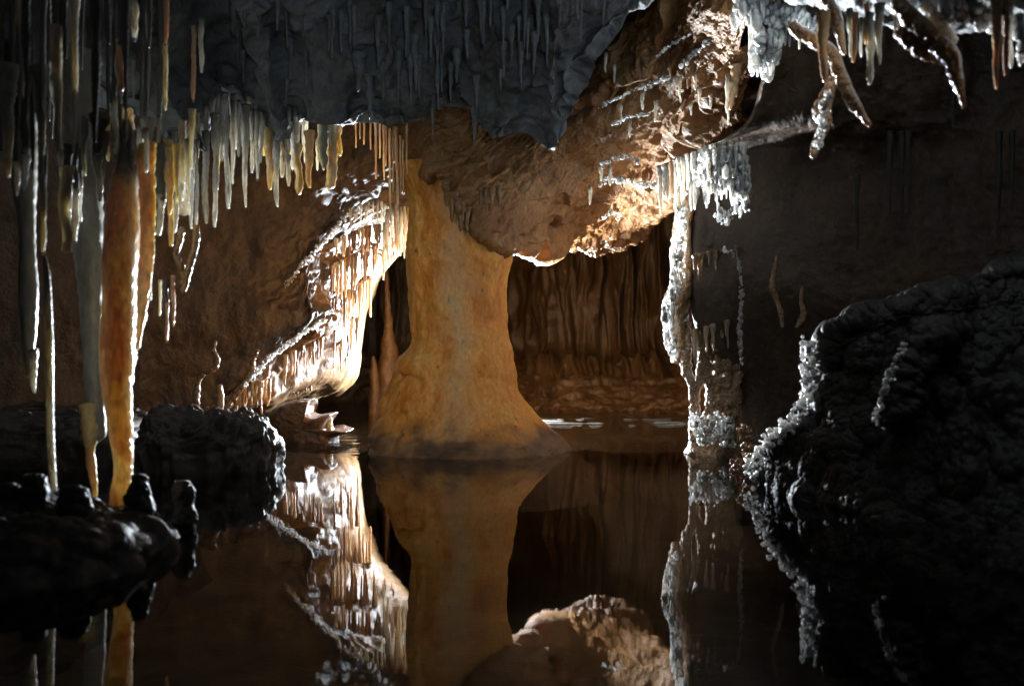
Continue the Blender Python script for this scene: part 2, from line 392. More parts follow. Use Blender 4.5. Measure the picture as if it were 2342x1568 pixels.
# -- water
def water():
    m = bpy.data.materials.new('pool_water'); m.use_nodes = True
    nt = m.node_tree; N = nt.nodes; L = nt.links
    for n in list(N): N.remove(n)
    out = N.new('ShaderNodeOutputMaterial'); mix = N.new('ShaderNodeMixShader')
    tr = N.new('ShaderNodeBsdfTransparent'); tr.inputs[0].default_value = (.84, .82, .76, 1)
    gl = N.new('ShaderNodeBsdfGlossy'); gl.inputs['Roughness'].default_value = .012; gl.inputs[0].default_value = (.92, .93, .95, 1)
    fr = N.new('ShaderNodeFresnel'); fr.inputs['IOR'].default_value = 1.33
    geo = N.new('ShaderNodeNewGeometry')
    mp = N.new('ShaderNodeMapping'); mp.inputs['Scale'].default_value = (.7, 2.2, 1)
    L.new(geo.outputs['Position'], mp.inputs['Vector'])
    n1 = N.new('ShaderNodeTexNoise'); n1.inputs['Scale'].default_value = 5; n1.inputs['Detail'].default_value = 3
    L.new(mp.outputs[0], n1.inputs['Vector'])
    sp = N.new('ShaderNodeSeparateXYZ'); L.new(geo.outputs['Position'], sp.inputs[0])
    mr = N.new('ShaderNodeMapRange'); mr.inputs['From Min'].default_value = 5.4; mr.inputs['From Max'].default_value = 7.6
    mr.inputs['To Min'].default_value = .004; mr.inputs['To Max'].default_value = .26
    L.new(sp.outputs['Y'], mr.inputs['Value'])
    bp = N.new('ShaderNodeBump'); bp.inputs['Distance'].default_value = .05
    L.new(mr.outputs[0], bp.inputs['Strength']); L.new(n1.outputs['Fac'], bp.inputs['Height'])
    L.new(bp.outputs[0], gl.inputs['Normal']); L.new(bp.outputs[0], fr.inputs['Normal'])
    L.new(fr.outputs[0], mix.inputs[0]); L.new(tr.outputs[0], mix.inputs[1]); L.new(gl.outputs[0], mix.inputs[2])
    L.new(mix.outputs[0], out.inputs[0])
    xs = np.linspace(-5, 5, 21); ys = np.linspace(-3, 12.4, 30)
    X, Y = np.meshgrid(xs, ys)
    V = np.stack([X, Y, np.zeros_like(X)], -1)
    o = make_object('water', V.reshape(-1, 3), grid_quads(30, 21), m); tag(o, kind='structure', label='still dark pool that mirrors the cave', cat='water')
water()

# -- lake bed
def bed():
    n, m = 260, 200
    X, Y = np.meshgrid(np.linspace(-5.5, 5.5, m), np.linspace(-3.5, 12.6, n))
    P = np.stack([X, Y, np.zeros_like(X)], -1).reshape(-1, 3)
    z = -.75 + .68 * sstep(5.3, 7.2, P[:, 1] + .5 * fbm(P, .7, 3)) + .08 * fbm(P, 1.5, 4) * sstep(8, 4, P[:, 1]) + .03 * fbm(P, 3, 4)
    z = np.minimum(z, -.025)
    P[:, 2] = z
    mt = material('lake_bed_calcite', [(0.3, (.04, .026, .015)), (0.5, (.08, .06, .04)), (0.7, (.13, .11, .08))], scale=2.5, stretch=(1, 2.2, 1), bump=.5, bscale=20)
    o = make_object('lake_bed', P, grid_quads(n, m), mt); tag(o, kind='structure', label='pale calcite bed under the pool', cat='ground')
bed()

def shallows():
    n, m = 300, 300
    X, Y = np.meshgrid(np.linspace(-1.3, 2.3, m), np.linspace(6.7, 9.6, n))
    P = np.stack([X, Y, np.zeros_like(X)], -1).reshape(-1, 3)
    e = sstep(0, .35, P[:, 1] - 6.75 + .35 * fbm(P, 1.4, 4)) * sstep(0, .3, 9.4 - P[:, 1] + .3 * fbm(P, 1.7, 3, .5, 5)) * sstep(0, .3, P[:, 0] + 1.2) * sstep(0, .3, 2.2 - P[:, 0])
    st = fbm(P * np.array([.9, 3.2, 1]), 2.2, 4, .55, 21) + .35 * fbm(P * np.array([1, 4, 1]), 7, 3, .5, 2)
    band = np.exp(-((P[:, 1] - 8.0) / .75) ** 2)
    P[:, 2] = -.10 + .09 * e + e * band * .03 * np.clip(st + .12, -.5, .5)
    mt = material('pale_calcite_silt', [(0.3, (.03, .024, .017)), (0.5, (.07, .06, .046)), (0.7, (.13, .12, .10))], scale=3, stretch=(1, 2.5, 1), bump=.6, bscale=18)
    o = make_object('shallow_lake_bed', P, grid_quads(n, m), mt); tag(o, kind='structure', label='pale calcite shallows behind the pillar', cat='ground')
shallows()

# -- outer shell of the cave
def shell():
    n, m = 60, 160
    th = np.linspace(0, 2 * math.pi, m + 1)
    z = np.linspace(-1.0, 3.2, n)
    Z, T = np.meshgrid(z, th, indexing='ij')
    P = np.stack([5.0 * np.sign(np.cos(T)) * np.abs(np.cos(T)) ** .6, 4.6 + 7.6 * np.sign(np.sin(T)) * np.abs(np.sin(T)) ** .6, Z], -1).reshape(-1, 3)
    P[:, :2] += (.25 * fbm(P, .8, 4))[:, None] * np.array([1, 1])
    o = make_object('outer_wall', P, grid_quads(n, m + 1), M_dark); tag(o, kind='structure', label='dark rock wall enclosing the cave', cat='wall')
    X, Y = np.meshgrid(np.linspace(-5.6, 5.6, 120), np.linspace(-3.6, 12.4, 160))
    P = np.stack([X, Y, np.full_like(X, 2.75)], -1).reshape(-1, 3); P[:, 2] += .25 * fbm(P, .8, 4)
    o = make_object('upper_ceiling', P, grid_quads(160, 120), M_dark); tag(o, kind='structure', label='dark rock roof above the cave', cat='ceiling')
shell()

# -- front ceiling
lip = [(-700, 250, 4.0), (-300, 280, 4.0), (0, 250, 4.1), (200, 250, 4.2), (330, 280, 4.25), (400, 340, 4.3), (437, 378, 4.35), (480, 300, 4.5), (512, 200, 4.6), (590, 262, 4.8), (640, 325, 4.8),
       (682, 283, 4.9), (740, 292, 4.9), (850, 290, 5.0), (930, 300, 5.0), (985, 262, 5.1), (1040, 252, 5.2), (1100, 290, 5.1), (1142, 320, 5.1),
       (1200, 312, 5.1), (1258, 352, 5.1), (1295, 265, 5.0), (1340, 165, 4.9), (1410, 75, 4.8), (1490, -20, 4.7), (1700, -90, 4.4), (2000, -70, 4.0),
       (2342, -30, 3.7), (2900, 0, 3.4), (3600, 0, 3.2)]
def ceiling_ctrl():
    rows = []
    L0 = [W(*p) for p in lip]
    far = [p + np.array([0, 1.5, 0.9]) for p in L0]
    back = [p + np.array([0, .35, .30]) for p in L0]
    rows += [far, back, L0]
    for dy, dz in ((.07, .05), (.18, .15), (.33, .28), (.52, .42), (.85, .56), (1.5, .62), (2.6, .6), (4.2, .6), (7.2, .6)):
        r = []
        for p in L0:
            r.append(np.array([p[0] * (1.0 + .05 * dy), p[1] - dy, p[2] + dz]))
        rows.append(r)
    return rows
def ceil_disp(P, N, t, s):
    Q = P + .08 * np.stack([fbm(P, 3, 3, .5, 61), fbm(P, 3, 3, .5, 63), fbm(P, 3, 3, .5, 65)], -1)
    D = .13 * fbm(P, 2.0, 3, .5, 2) + .07 * beads(Q, 3.6, 1) + .035 * beads(Q, 8.5, 7) - .05 * sstep(.72, .95, ridge(Q, 2.4, 3, .5, 5)) + .03 * fbm(P, 7, 4, .55, 4) + .010 * fbm(P, 22, 4, .6, 4)
    out = N * D[:, None]
    return out
patch('cave_ceiling', ceiling_ctrl(), 420, 560, M_ceil, ceil_disp, flip=1, world=True, kind='structure', label='low grey ceiling with a lumpy front lip', cat='ceiling')

# -- tan vault / slab rising from the pillar to the upper right
vault = [
 [(860,230,6.3),(960,220,5.9),(1060,220,5.8),(1180,240,5.9),(1290,200,5.9),(1400,60,5.7),(1500,-60,5.4),(1620,-160,5.1),(1780,-200,5.0)],
 [(885,320,6.2),(970,330,5.75),(1070,340,5.75),(1185,350,5.85),(1300,300,5.85),(1420,150,5.6),(1530,30,5.3),(1640,-40,5.0),(1760,-60,4.9)],
 [(905,390,6.2),(980,400,5.70),(1075,415,5.65),(1190,420,5.85),(1310,370,6.05),(1430,240,5.75),(1545,130,5.45),(1640,60,5.1),(1735,20,4.95)],
 [(915,415,6.2),(985,405,5.85),(1072,455,5.64),(1187,475,5.90),(1320,430,6.30),(1440,330,6.1),(1550,220,5.75),(1640,150,5.35),(1715,95,5.1)],
 [(925,430,6.25),(1000,420,5.88),(1085,505,5.66),(1192,535,5.98),(1310,492,6.75),(1440,412,6.75),(1545,325,6.3),(1610,255,5.75),(1715,165,5.4)],
 [(935,440,6.4),(1012,432,5.95),(1095,540,5.74),(1188,572,6.15),(1300,552,7.25),(1405,550,7.6),(1505,462,7.3),(1565,350,6.6),(1690,250,5.9)],
 [(945,425,6.9),(1020,425,6.4),(1120,505,6.3),(1207,520,6.9),(1305,490,8.2),(1405,470,8.5),(1500,380,8.3),(1580,290,7.9),(1690,180,7.2)],
 [(900,300,10.8),(1000,300,10.8),(1130,300,10.8),(1207,300,10.8),(1305,300,10.8),(1405,300,10.8),(1510,280,10.8),(1620,250,10.8),(1750,180,10.8)],
]
# folds run up the limb: measure along a sheared frame so that the ridges follow it
def vault_disp(P, N, t, s):
    a = math.radians(43)
    along = P[:, 0] * math.cos(a) + P[:, 2] * math.sin(a); across = -P[:, 0] * math.sin(a) + P[:, 2] * math.cos(a)
    Q = np.stack([along * .30, across * 1.2, P[:, 1] * .8], -1)
    w = Q + .09 * np.stack([fbm(P, 2.0, 3, .5, 31), fbm(P, 2.0, 3, .5, 41), fbm(P, 2.0, 3, .5, 51)], -1)
    hem = np.exp(-((t - .71) / .05) ** 2)
    def shingle(q):                       # slow swell, sharp undercut
        f = q - np.floor(q)
        return (1 - f) * sstep(0, .10, f)
    wob = 1.0 * fbm(P, 1.3, 4, .55, 81)
    sh = .13 * shingle(across * 3.1 + wob + along * .25) * sstep(-.35, .25, fbm(P, 1.1, 2, .5, 91)) + .05 * shingle(across * 8 + 2.2 * wob + along * .9) * sstep(-.3, .3, fbm(P, 2.1, 2, .5, 95))
    D = .07 * fbm(P, 1.6, 3, .5, 12) + .040 * ridge(w, 2.6, 2, .5, 3) + .020 * ridge(w, 6.5, 3, .5, 6) + .010 * ridge(w, 17, 2, .5, 16) + .010 * fbm(P, 20, 4, .65) + sh
    pits = sstep(.52, .30, worley(w, 5.5, 2)) * sstep(.1, .35, fbm(P, 1.7, 2, .5, 71))
    cusp = sstep(1.25, 1.0, np.abs(P[:, 0] + .35) + 1) * .0
    D = D * (.55 + .45 * sstep(.30, .48, s)) - .03 * (1 - sstep(.30, .48, s))
    D = D + .014 * fbm(P, 13, 4, .65, 33) + .010 * ridge(w, 22, 3, .6, 44)
    D = D - .07 * pits + hem * (.12 + .88 * sstep(.40, .52, s)) * (.06 * fbm(P, 4.5, 3, .55, 8) + .05 * (ridge(P, 7, 3, .55, 9) - .3) + .03 * beads(P, 14, 2))
    return D
patch('stone_vault', vault, 640, 640, M_vault, vault_disp, flip=1, kind='structure', label='folded tan rock vault rising from the pillar to the upper right', cat='ceiling')

# -- left wall with the arch into the lit passage
lw = [
 [(-300,985,5.2),(100,985,5.8),(320,980,6.3),(440,978,6.5),(500,975,6.6),(512,975,6.8),(525,975,7.0),(540,980,8.5)],
 [(-300,940,5.2),(100,940,5.8),(330,940,6.35),(450,940,6.5),(515,938,6.62),(528,940,6.8),(545,948,7.0),(560,965,8.6)],
 [(-300,880,5.2),(100,880,5.8),(360,880,6.4),(490,880,6.6),(563,885,6.7),(595,900,6.95),(630,926,7.2),(640,940,9)],
 [(-300,800,5.2),(100,800,5.8),(400,800,6.45),(560,800,6.7),(645,803,6.8),(690,840,7.2),(730,892,7.7),(720,930,9.3)],
 [(-300,720,5.2),(100,720,5.8),(450,725,6.5),(640,730,6.75),(742,735,6.9),(782,790,7.6),(808,868,8.3),(760,900,9.6)],
 [(-300,640,5.2),(100,640,5.8),(450,650,6.5),(630,650,6.8),(730,662,6.95),(790,690,7.7),(834,738,8.5),(780,720,9.8)],
 [(-300,550,5.2),(120,550,5.8),(460,560,6.5),(650,570,6.8),(745,580,7.0),(812,610,7.7),(874,645,8.5),(840,560,9.8)],
 [(-300,450,5.2),(150,450,5.8),(480,465,6.5),(690,480,6.85),(800,492,7.1),(872,530,7.5),(932,574,8.2),(940,480,9.8)],
 [(-300,350,5.2),(150,350,5.8),(500,380,6.5),(740,430,6.8),(862,455,7.1),(922,500,7.3),(985,540,7.8),(1030,450,9.8)],
 [(-300,200,5.2),(150,200,5.8),(520,280,6.5),(790,350,6.7),(930,400,6.9),(960,440,7.0),(1010,480,7.4),(1060,380,9.8)],
 [(-300,0,5.2),(150,50,5.8),(540,150,6.4),(800,220,6.5),(920,280,6.6),(960,310,6.8),(1010,330,7.2),(1060,250,9.8)],
]
def lw_disp(P, N, t, s):
    a = math.radians(47)
    along = P[:, 0] * math.cos(a) + P[:, 2] * math.sin(a); across = -P[:, 0] * math.sin(a) + P[:, 2] * math.cos(a)
    Q = np.stack([along * .35, across, P[:, 1] * .7], -1) + .12 * np.stack([fbm(P, 3, 3, .5, 1), fbm(P, 3, 3, .5, 4), fbm(P, 3, 3, .5, 7)], -1)
    edge = np.exp(-((s - .56) / .12) ** 2)
    D = .07 * fbm(P, 1.5, 3, .5, 22) + .03 * fbm(P * np.array([1, 1, .45]), 5, 3, .5, 2) + (.003 + .012 * edge) * fbm(P, 16, 4, .55, 3) + (.008 + .055 * edge) * ridge(Q, 5, 3, .5, 2)
    D = D + .02 * edge * beads(P, 9, 3)
    return D
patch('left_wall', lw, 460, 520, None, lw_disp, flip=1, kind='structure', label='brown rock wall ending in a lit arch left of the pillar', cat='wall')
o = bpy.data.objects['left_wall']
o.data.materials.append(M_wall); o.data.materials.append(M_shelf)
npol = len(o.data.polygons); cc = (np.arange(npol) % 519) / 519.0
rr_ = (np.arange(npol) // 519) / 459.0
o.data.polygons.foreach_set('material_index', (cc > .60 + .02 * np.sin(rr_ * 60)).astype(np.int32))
o.data.update()

# -- back wall with flutes, mud slope
bw = []
for v, dd in ((100, .4), (350, .25), (560, .1), (700, 0), (790, -.05), (800, -.35), (860, -.65), (925, -.95), (950, -1.1), (1000, -1.3)):
    row = []
    for u, d in ((200, 11.2), (500, 11.3), (800, 11.3), (1000, 11.3), (1150, 11.1), (1240, 10.5), (1300, 10.3), (1400, 10.3), (1500, 10.2), (1580, 9.9), (1700, 9.3), (1900, 8.6)):
        row.append((u, v, d + (dd if u > 1100 else dd * .6)))
    bw.append(row)
def bw_disp(P, N, t, s):
    up = sstep(.30, .42, P[:, 2] + .12 * fbm(P, 2, 2)) 
    Q = np.stack([P[:, 0] + .05 * fbm(P, 2.2, 3, .5, 3), P[:, 1] * .1, P[:, 2] * .13 + .0], -1)
    fl = np.abs(fbm(Q, 3.6, 2, .5, 2))
    fl2 = np.abs(fbm(Q, 8.5, 2, .5, 12))
    D = up * (.36 * np.minimum(fl, .35) + .16 * np.minimum(fl2, .3)) + .02 * fbm(P, 5, 4) + .008 * fbm(P, 18, 3)
    Q2 = np.stack([P[:, 0] * .5 + P[:, 2] * .6, P[:, 1], P[:, 2] * 1.5 - P[:, 0] * .4], -1)
    D = D + (1 - up) * (.08 * fbm(Q2, 3, 4, .55, 6) + .04 * ridge(Q2, 6, 3))
    return D
patch('back_wall', bw, 260, 520, M_back, bw_disp, flip=-1, kind='structure', label='fluted brown back wall above a muddy slope', cat='wall')

o = bpy.data.objects['back_wall']; o.data.materials.append(M_dark)  # left part darkened by material, standing in for shade in the gap
npol = len(o.data.polygons); cc = (np.arange(npol) % 519)
xs_ = np.empty(len(o.data.vertices) * 3, np.float32); o.data.vertices.foreach_get('co', xs_); xs_ = xs_.reshape(260, 520, 3)[:-1, :-1, 0].ravel()
o.data.polygons.foreach_set('material_index', (xs_ < -.25 + .1 * np.sin(np.arange(npol) // 519 * .2)).astype(np.int32)); o.data.update()
# -- right wall
rw = []
for v, ul, dl in ((-200, 1790, 4.6), (60, 1775, 4.8), (180, 1738, 5.0), (285, 1702, 5.2), (345, 1610, 5.6), (440, 1590, 5.75), (560, 1572, 5.75), (680, 1575, 5.7), (790, 1600, 5.75), (900, 1655, 5.8), (1000, 1668, 5.8), (1090, 1675, 5.6), (1200, 1680, 5.3)):
    dw = lambda u: dl + (4.5 - dl) * (u - ul) / (2342 - ul)
    rw.append([(ul + 120, v - (40 if v < 900 else 0), dl + 1.8), (ul + 25, v - 10, dl + .45)] + [(u, v, dw(u)) for u in (ul, ul + 60, ul + 150, 1960, 2130, 2342)] + [(2800, v, 3.8), (3600, v, 3.2)])
def rw_disp(P, N, t, s):
    Q = P * np.array([1, 1, .35])
    D = .06 * fbm(P, 1.4, 3, .5, 14) + .03 * ridge(Q, 3, 2, .5, 3) + .012 * fbm(P, 8, 4, .5, 2) + .01 * fbm(P, 22, 3)
    D = D + .05 * ridge(P * np.array([1, 1, .22]), 2.2, 3, .55, 55) * sstep(.35, .6, s) + .04 * fbm(P, 3.5, 3, .5, 66) * sstep(.35, .6, s)
    return D * (.35 + .65 * sstep(.30, .60, s))
patch('right_wall', rw, 360, 420, M_wall, rw_disp, flip=-1, kind='structure', label='dark rock wall on the right of the pool', cat='wall')

# ------------------------------------------------------------------ the pillar
def pillar():
    prof = [(380, 905, 1130), (430, 920, 1120), (480, 934, 1135), (540, 933, 1168), (585, 931, 1172), (640, 931, 1157), (700, 935, 1156), (760, 938, 1160),
            (795, 936, 1166), (818, 916, 1170), (850, 906, 1176), (880, 899, 1184), (930, 886, 1210), (970, 870, 1248), (1005, 855, 1290), (1030, 845, 1312), (1075, 800, 1370), (1120, 760, 1420)]
    d = 6.0
    root = bpy.data.objects.new('rock_pillar', None); COL.objects.link(root)
    root.location = W(1080, 1025, d); bpy.context.view_layer.update()
    tag(root, 'massive orange rock pillar with grey streaked face standing in the pool', 'pillar')
    pts = [W((l + r) / 2, v, d) for v, l, r in prof]; rad = [(r - l) / 2 * d / F for v, l, r in prof]
    def pd(P, N, R, t):
        Q = np.stack([N[:, 0] * .9 + P[:, 2] * .05, N[:, 1] * .9, P[:, 2] * .35], -1)
        low = sstep(.75, .35, P[:, 2]); left = sstep(-.2, -.9, N[:, 0])
        D = .030 * fbm(Q, 2.2, 3, .5, 3) - .010 * np.clip(ridge(Q, 2.6, 2, .5, 7) - .45, 0, 1) + .024 * fbm(P, 4.5, 3, .5, 3) + .014 * fbm(P * np.array([1, 1, .6]), 14, 4, .6, 1) + .004 * fbm(P, 45, 3, .6)
        D = D + low * left * (.05 * beads(P, 5, 4) + .02 * fbm(P, 9, 3)) + low * .02 * fbm(P, 4, 3, .5, 9) + sstep(.2, .0, P[:, 2]) * (.02 * fbm(P * np.array([1, 1, 3]), 7, 4, .55, 8) + .02 * fbm(P, 3, 2, .5, 77))
        return D * sstep(-.4, .1, P[:, 2] + .3)
    o = tube('shaft', pts, rad, M_pillar, sides=280, n=360, disp=pd, parent=root, origin=root.location, flat=.95, level=True)
    # the muddy foot is a part of its own: cut the same surface along the tide line
    me = o.data
    V = np.empty(len(me.vertices) * 3, np.float32); me.vertices.foreach_get('co', V); V = V.reshape(-1, 3).astype(float) + np.array(root.location)
    q = grid_quads(360, 280, True)
    low = V[q].mean(1)[:, 2] < .12
    me_old = me
    for nm, sel in (('shaft', ~low), ('mud_foot', low)):
        qq = q[sel]; ids, inv = np.unique(qq.ravel(), return_inverse=True)
        make_object(nm, V[ids], inv.reshape(-1, 4), M_pillar, root, origin=np.array(root.location))
    bpy.data.objects.remove(o); bpy.data.meshes.remove(me_old)
    for c in root.children:
        c.name = c.name.split('.')[0]
pillar()

# ------------------------------------------------------------------ stalactites
MATS = dict(c=M_cream, o=M_orange, a=M_amber, g=M_greystal, k=M_ceilstal, f=M_frost, n=M_knob, d=M_knobdark, s=M_shelf, m=M_shaded, b=M_bank)
_cnt = [0]
def stal(u, v0, v1, d, w0, w1, mat, label=None, group=None, name='stalactite', cat='stalactite', lean=0, flat=1.0, cone=1.0, lump=.15, drop=False, sides=12, n=None, squared=False):
    """hanging stalactite: sketch column u from v0 down to v1 at depth d, widths w0 (root) and w1 (tip) in sketch units"""
    _cnt[0] += 1; sd = _cnt[0] * 3.71
    k = d / F
    if n is None: n = int(np.clip((v1 - v0) / 6, 16, 70))
    ts = np.linspace(0, 1, 9); lean = lean + random.uniform(-.02, .02) * (v1 - v0)
    pts, rad = [], []
    ph = sd
    for t in ts:
        wob = (math.sin(ph + t * 5) * .15 + math.sin(ph * 2 + t * 11) * .07) * w1 * (1 if t > 0 else 0)
        pts.append(W(u + lean * t + wob, v0 + (v1 - v0) * t, d))
        ww = (w1 + (w0 - w1) * (1 - t) ** (1.0 + cone)) * (random.uniform(.82, 1.2) if 0 < t < .9 else 1)
        if t > .93 and not squared: ww *= .55
        rad.append((ww / 2 * k, ww / 2 * k * flat))
    def dp(P, N, R, t):
        return R * (lump * 1.6 * fbm(P * np.array([1, 1, .5]), 14, 3, .5, sd) + lump * .8 * fbm(P, 45, 2, .5, sd) + .5 * lump * np.sin(t * (v1 - v0) * .35 + sd + 3 * fbm(P, 6, 1)))
    if name == 'stalactite' and max(w0, w1) * k < .036 and d > 4.4 and mat != 'k': name, cat = 'thin_stalactite', 'thin stalactite'  # straws and other thin stalactites alike, split off by width and depth
    o = tube(name, pts, rad, MATS[mat], sides=sides, n=n, disp=dp, label=label, cat=cat, group=group)
    if drop:
        blob_drop(o, pts[-1] - np.array([0, 0, .3 * w1 * k]), max(.32 * w1 * k, .002))
    return o

def blob_drop(parent, c, r):
    n, m = 8, 10
    ph = np.linspace(.05, math.pi - .05, n)[:, None]; th = np.linspace(0, 2 * math.pi, m, endpoint=False)[None]
    V = np.stack([np.sin(ph) * np.cos(th), np.sin(ph) * np.sin(th), np.cos(ph) * 1.25 + 0 * th], -1) * r + c
    o = make_object('water_drop', V.reshape(-1, 3), grid_quads(n, m, True)[:, ::-1], M_drop, parent, origin=np.array(parent.location))
    return o

# left foreground, hand placed: u, v0, v1, d, w0, w1, mat, label, kwargs
LEFT = [
 (20, 150, 405, 3.0, 60, 14, 'g', 'broad grey cone stalactite with a pale tip at the left picture edge', {}),
 (37, 180, 446, 3.1, 20, 12, 'c', 'thin bluish stalactite hanging between the pale cone and its brighter twin at far left', {}),
 (58, 170, 434, 3.2, 22, 15, 'c', 'bright bluish stalactite just right of the pale cone at far left', {}),
 (47, -60, 222, 2.9, 18, 12, 'g', 'short dark stalactite with a glinting tip above the pale cone at far left', {'drop': 1}),
 (92, 150, 436, 3.1, 40, 14, 'g', 'dull cream cone stalactite left of the bright twin straws', {}),
 (130, 60, 345, 2.9, 26, 14, 'g', 'dim grey stalactite in front of the dark upper left corner', {}),
 (156, 330, 532, 3.3, 18, 14, 'c', 'left straw of the three bright straws below the dark corner', {'drop': 1}),
 (172, 330, 550, 3.35, 16, 13, 'c', 'middle and longest straw of the three bright straws below the dark corner', {'drop': 1}),
 (183, 340, 506, 3.4, 13, 9, 'c', 'right and thinnest of the three bright straws below the dark corner', {'drop': 1}),
 (98, 400, 575, 3.0, 14, 12, 'g', 'straw with a blue glinting tip in front of the tall grey stalactite', {'drop': 1}),
 (153, 380, 574, 3.2, 36, 27, 'g', 'flat cut dim curtain stalactite under the three bright straws', {'flat': .4, 'squared': True}),
 (225, 260, 460, 3.3, 44, 15, 'c', 'pale tapering stalactite standing alone in the dark left cluster', {}),
 (215, -40, 206, 3.2, 16, 10, 'g', 'stalactite with two pale bands high in the upper left', {'drop': 1}),
 (274, -40, 208, 3.2, 20, 15, 'o', 'rusty stalactite with a wet pale tip in the upper left', {'drop': 1}),
 (263, 60, 350, 3.4, 14, 11, 'c', 'slender bright blue straw right of the rusty stalactite', {}),
 (306, -80, 85, 3.4, 24, 15, 'c', 'short bright white stalactite at the top edge of the picture', {'drop': 1}),
 (378, -80, 99, 3.6, 16, 10, 'o', 'thin orange stalactite with blue tip at the top edge', {'drop': 1}),
 (288, 120, 368, 3.6, 12, 8, 'c', 'thin straw with sparkling edge right of the blue straw', {}),
 (364, 150, 392, 3.8, 14, 9, 'c', 'glinting straw left of the dark hanging boss', {}),
 (377, 100, 252, 3.7, 12, 9, 'g', 'dark straw with a bright bead left of the hanging boss', {'drop': 1}),
 (461, 40, 166, 4.0, 15, 9, 'c', 'short cream stalactite lit above the dark hanging boss', {}),
 (442, 60, 228, 4.0, 13, 9, 'o', 'thin stalactite with orange tip in front of the hanging boss', {'drop': 1}),
 (277, 360, 510, 3.4, 28, 15, 'c', 'blunt cream stalactite beside the row of white straws', {}),
 (296, 330, 563, 3.45, 22, 16, 'c', 'long white stalactite first in the row above the orange column', {}),
 (311, 360, 522, 3.5, 14, 9, 'c', 'bluish straw between two long white stalactites above the orange column', {'drop': 1}),
 (335, 330, 553, 3.55, 24, 16, 'c', 'long white stalactite second in the row above the orange column', {}),
 (367, 330, 538, 3.7, 22, 15, 'c', 'yellowish blunt stalactite right of the orange curtain', {}),
 (386, 320, 562, 3.8, 22, 14, 'a', 'honey coloured tapering stalactite with a sharp tip', {'lean': 6}),
 (400, 300, 452, 3.9, 14, 9, 'c', 'short bright straw below the tip of the hanging boss', {'drop': 1}),
 (416, 320, 490, 4.0, 32, 28, 'c', 'wide flat cut cream curtain right of the honey stalactite', {'flat': .35, 'squared': True}),
 (402, 440, 532, 3.9, 14, 10, 'c', 'small white stalactite under the flat cut curtain', {}),
 (426, 330, 420, 4.1, 13, 10, 'c', 'stubby white straw at the lower tip of the hanging boss', {}),
 (440, 330, 523, 4.15, 13, 9, 'c', 'bright straw forking at the lower end beside the flat curtain', {}),
 (450, 320, 527, 4.2, 14, 10, 'c', 'twin straw right of the forking straw', {}),
 (472, 300, 510, 4.3, 20, 12, 'c', 'cream stalactite left of the longest white straw', {}),
 (493, 260, 518, 4.35, 24, 11, 'c', 'longest white straw with thick upper half at the start of the shelf row', {}),
 (517, 240, 476, 4.5, 15, 12, 'c', 'straight white straw second in the shelf row', {}),
 (531, 230, 420, 4.55, 12, 8, 'c', 'thin cream straw third in the shelf row', {}),
 (547, 230, 358, 4.5, 13, 8, 'c', 'short bright straw high in the shelf row', {}),
 (561, 240, 473, 4.6, 26, 9, 'c', 'white stalactite ending in a long straw, fourth in the shelf row', {}),
 (575, 250, 395, 4.7, 12, 8, 'c', 'thin straw in the shelf row before the sharp dark cusp', {}),
 (588, 250, 408, 4.7, 14, 9, 'c', 'beaded white straw in the shelf row left of the yellow cone', {'drop': 1}),
 (599, 255, 372, 4.7, 13, 9, 'c', 'bright bluish straw against the dark cusp', {}),
 (615, 290, 432, 4.8, 28, 15, 'a', 'yellow cone stalactite below the sharp dark cusp', {}),
 (631, 310, 472, 4.8, 24, 9, 'c', 'long pointed white stalactite below the dark cusp', {}),
 (645, 300, 405, 4.85, 16, 11, 'c', 'short cream stalactite right of the pointed white one', {}),
 (656, 265, 425, 4.85, 15, 10, 'c', 'smooth bright straw with blue edge in mid shelf row', {}),
 (672, 265, 386, 4.9, 26, 14, 'f', 'frosted white stalactite bristling with crystals', {'lump': .25}),
 (683, 330, 443, 4.9, 20, 16, 'a', 'blunt yellow stalactite with a wet bottom in the shelf row', {}),
 (706, 300, 428, 4.9, 26, 13, 'a', 'yellow stalactite with white rim left of the amber one', {}),
 (726, 320, 389, 4.95, 9, 6, 'c', 'tiny white straw between the yellow and amber stalactites', {}),
 (739, 275, 382, 4.95, 24, 18, 'g', 'grey blunt stalactite in front of the amber one', {}),
 (756, 270, 426, 5.0, 28, 23, 'a', 'glowing amber stalactite with crystal fringe on its right edge', {'lump': .16, 'squared': True}),
 (777, 285, 356, 5.0, 14, 10, 'a', 'small amber stalactite at the right end of the shelf row', {}),
 (331, 600, 735, 3.5, 10, 7, 'o', 'rusty straw beside the right edge of the orange column', {'drop': 1}),
 (345, 600, 686, 3.55, 9, 7, 'c', 'short white straw right of the orange column', {}),
 (366, 640, 722, 3.8, 8, 5, 'g', 'dim thin straw left of the beaded strands', {}),
 (381, 640, 780, 3.8, 14, 7, 'o', 'longer rusty straw below the beaded strands', {}),
 (396, 630, 745, 3.85, 12, 6, 'o', 'shorter rusty straw below the beaded strands', {}),
]
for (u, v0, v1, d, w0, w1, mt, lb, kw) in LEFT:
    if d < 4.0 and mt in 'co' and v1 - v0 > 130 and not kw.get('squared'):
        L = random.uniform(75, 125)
        o = stal(u, v0, v1 - L, d, w0 * 1.1, w1 * 1.15, 'm', lb, 'stalactites of the left cluster', squared=True, cone=.6)  # upper length in the darkened calcite, as if shade fell on it
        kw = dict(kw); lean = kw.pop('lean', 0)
        c = stal(u, v1 - L - 16, v1, d, w1 * 1.22, w1, mt, None, None, name='bright_tip', cat=None, cone=.5, **kw)
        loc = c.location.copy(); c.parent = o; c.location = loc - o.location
    else:
        stal(u, v0, v1, d, w0, w1, mt, lb, 'stalactites of the left cluster', **kw)

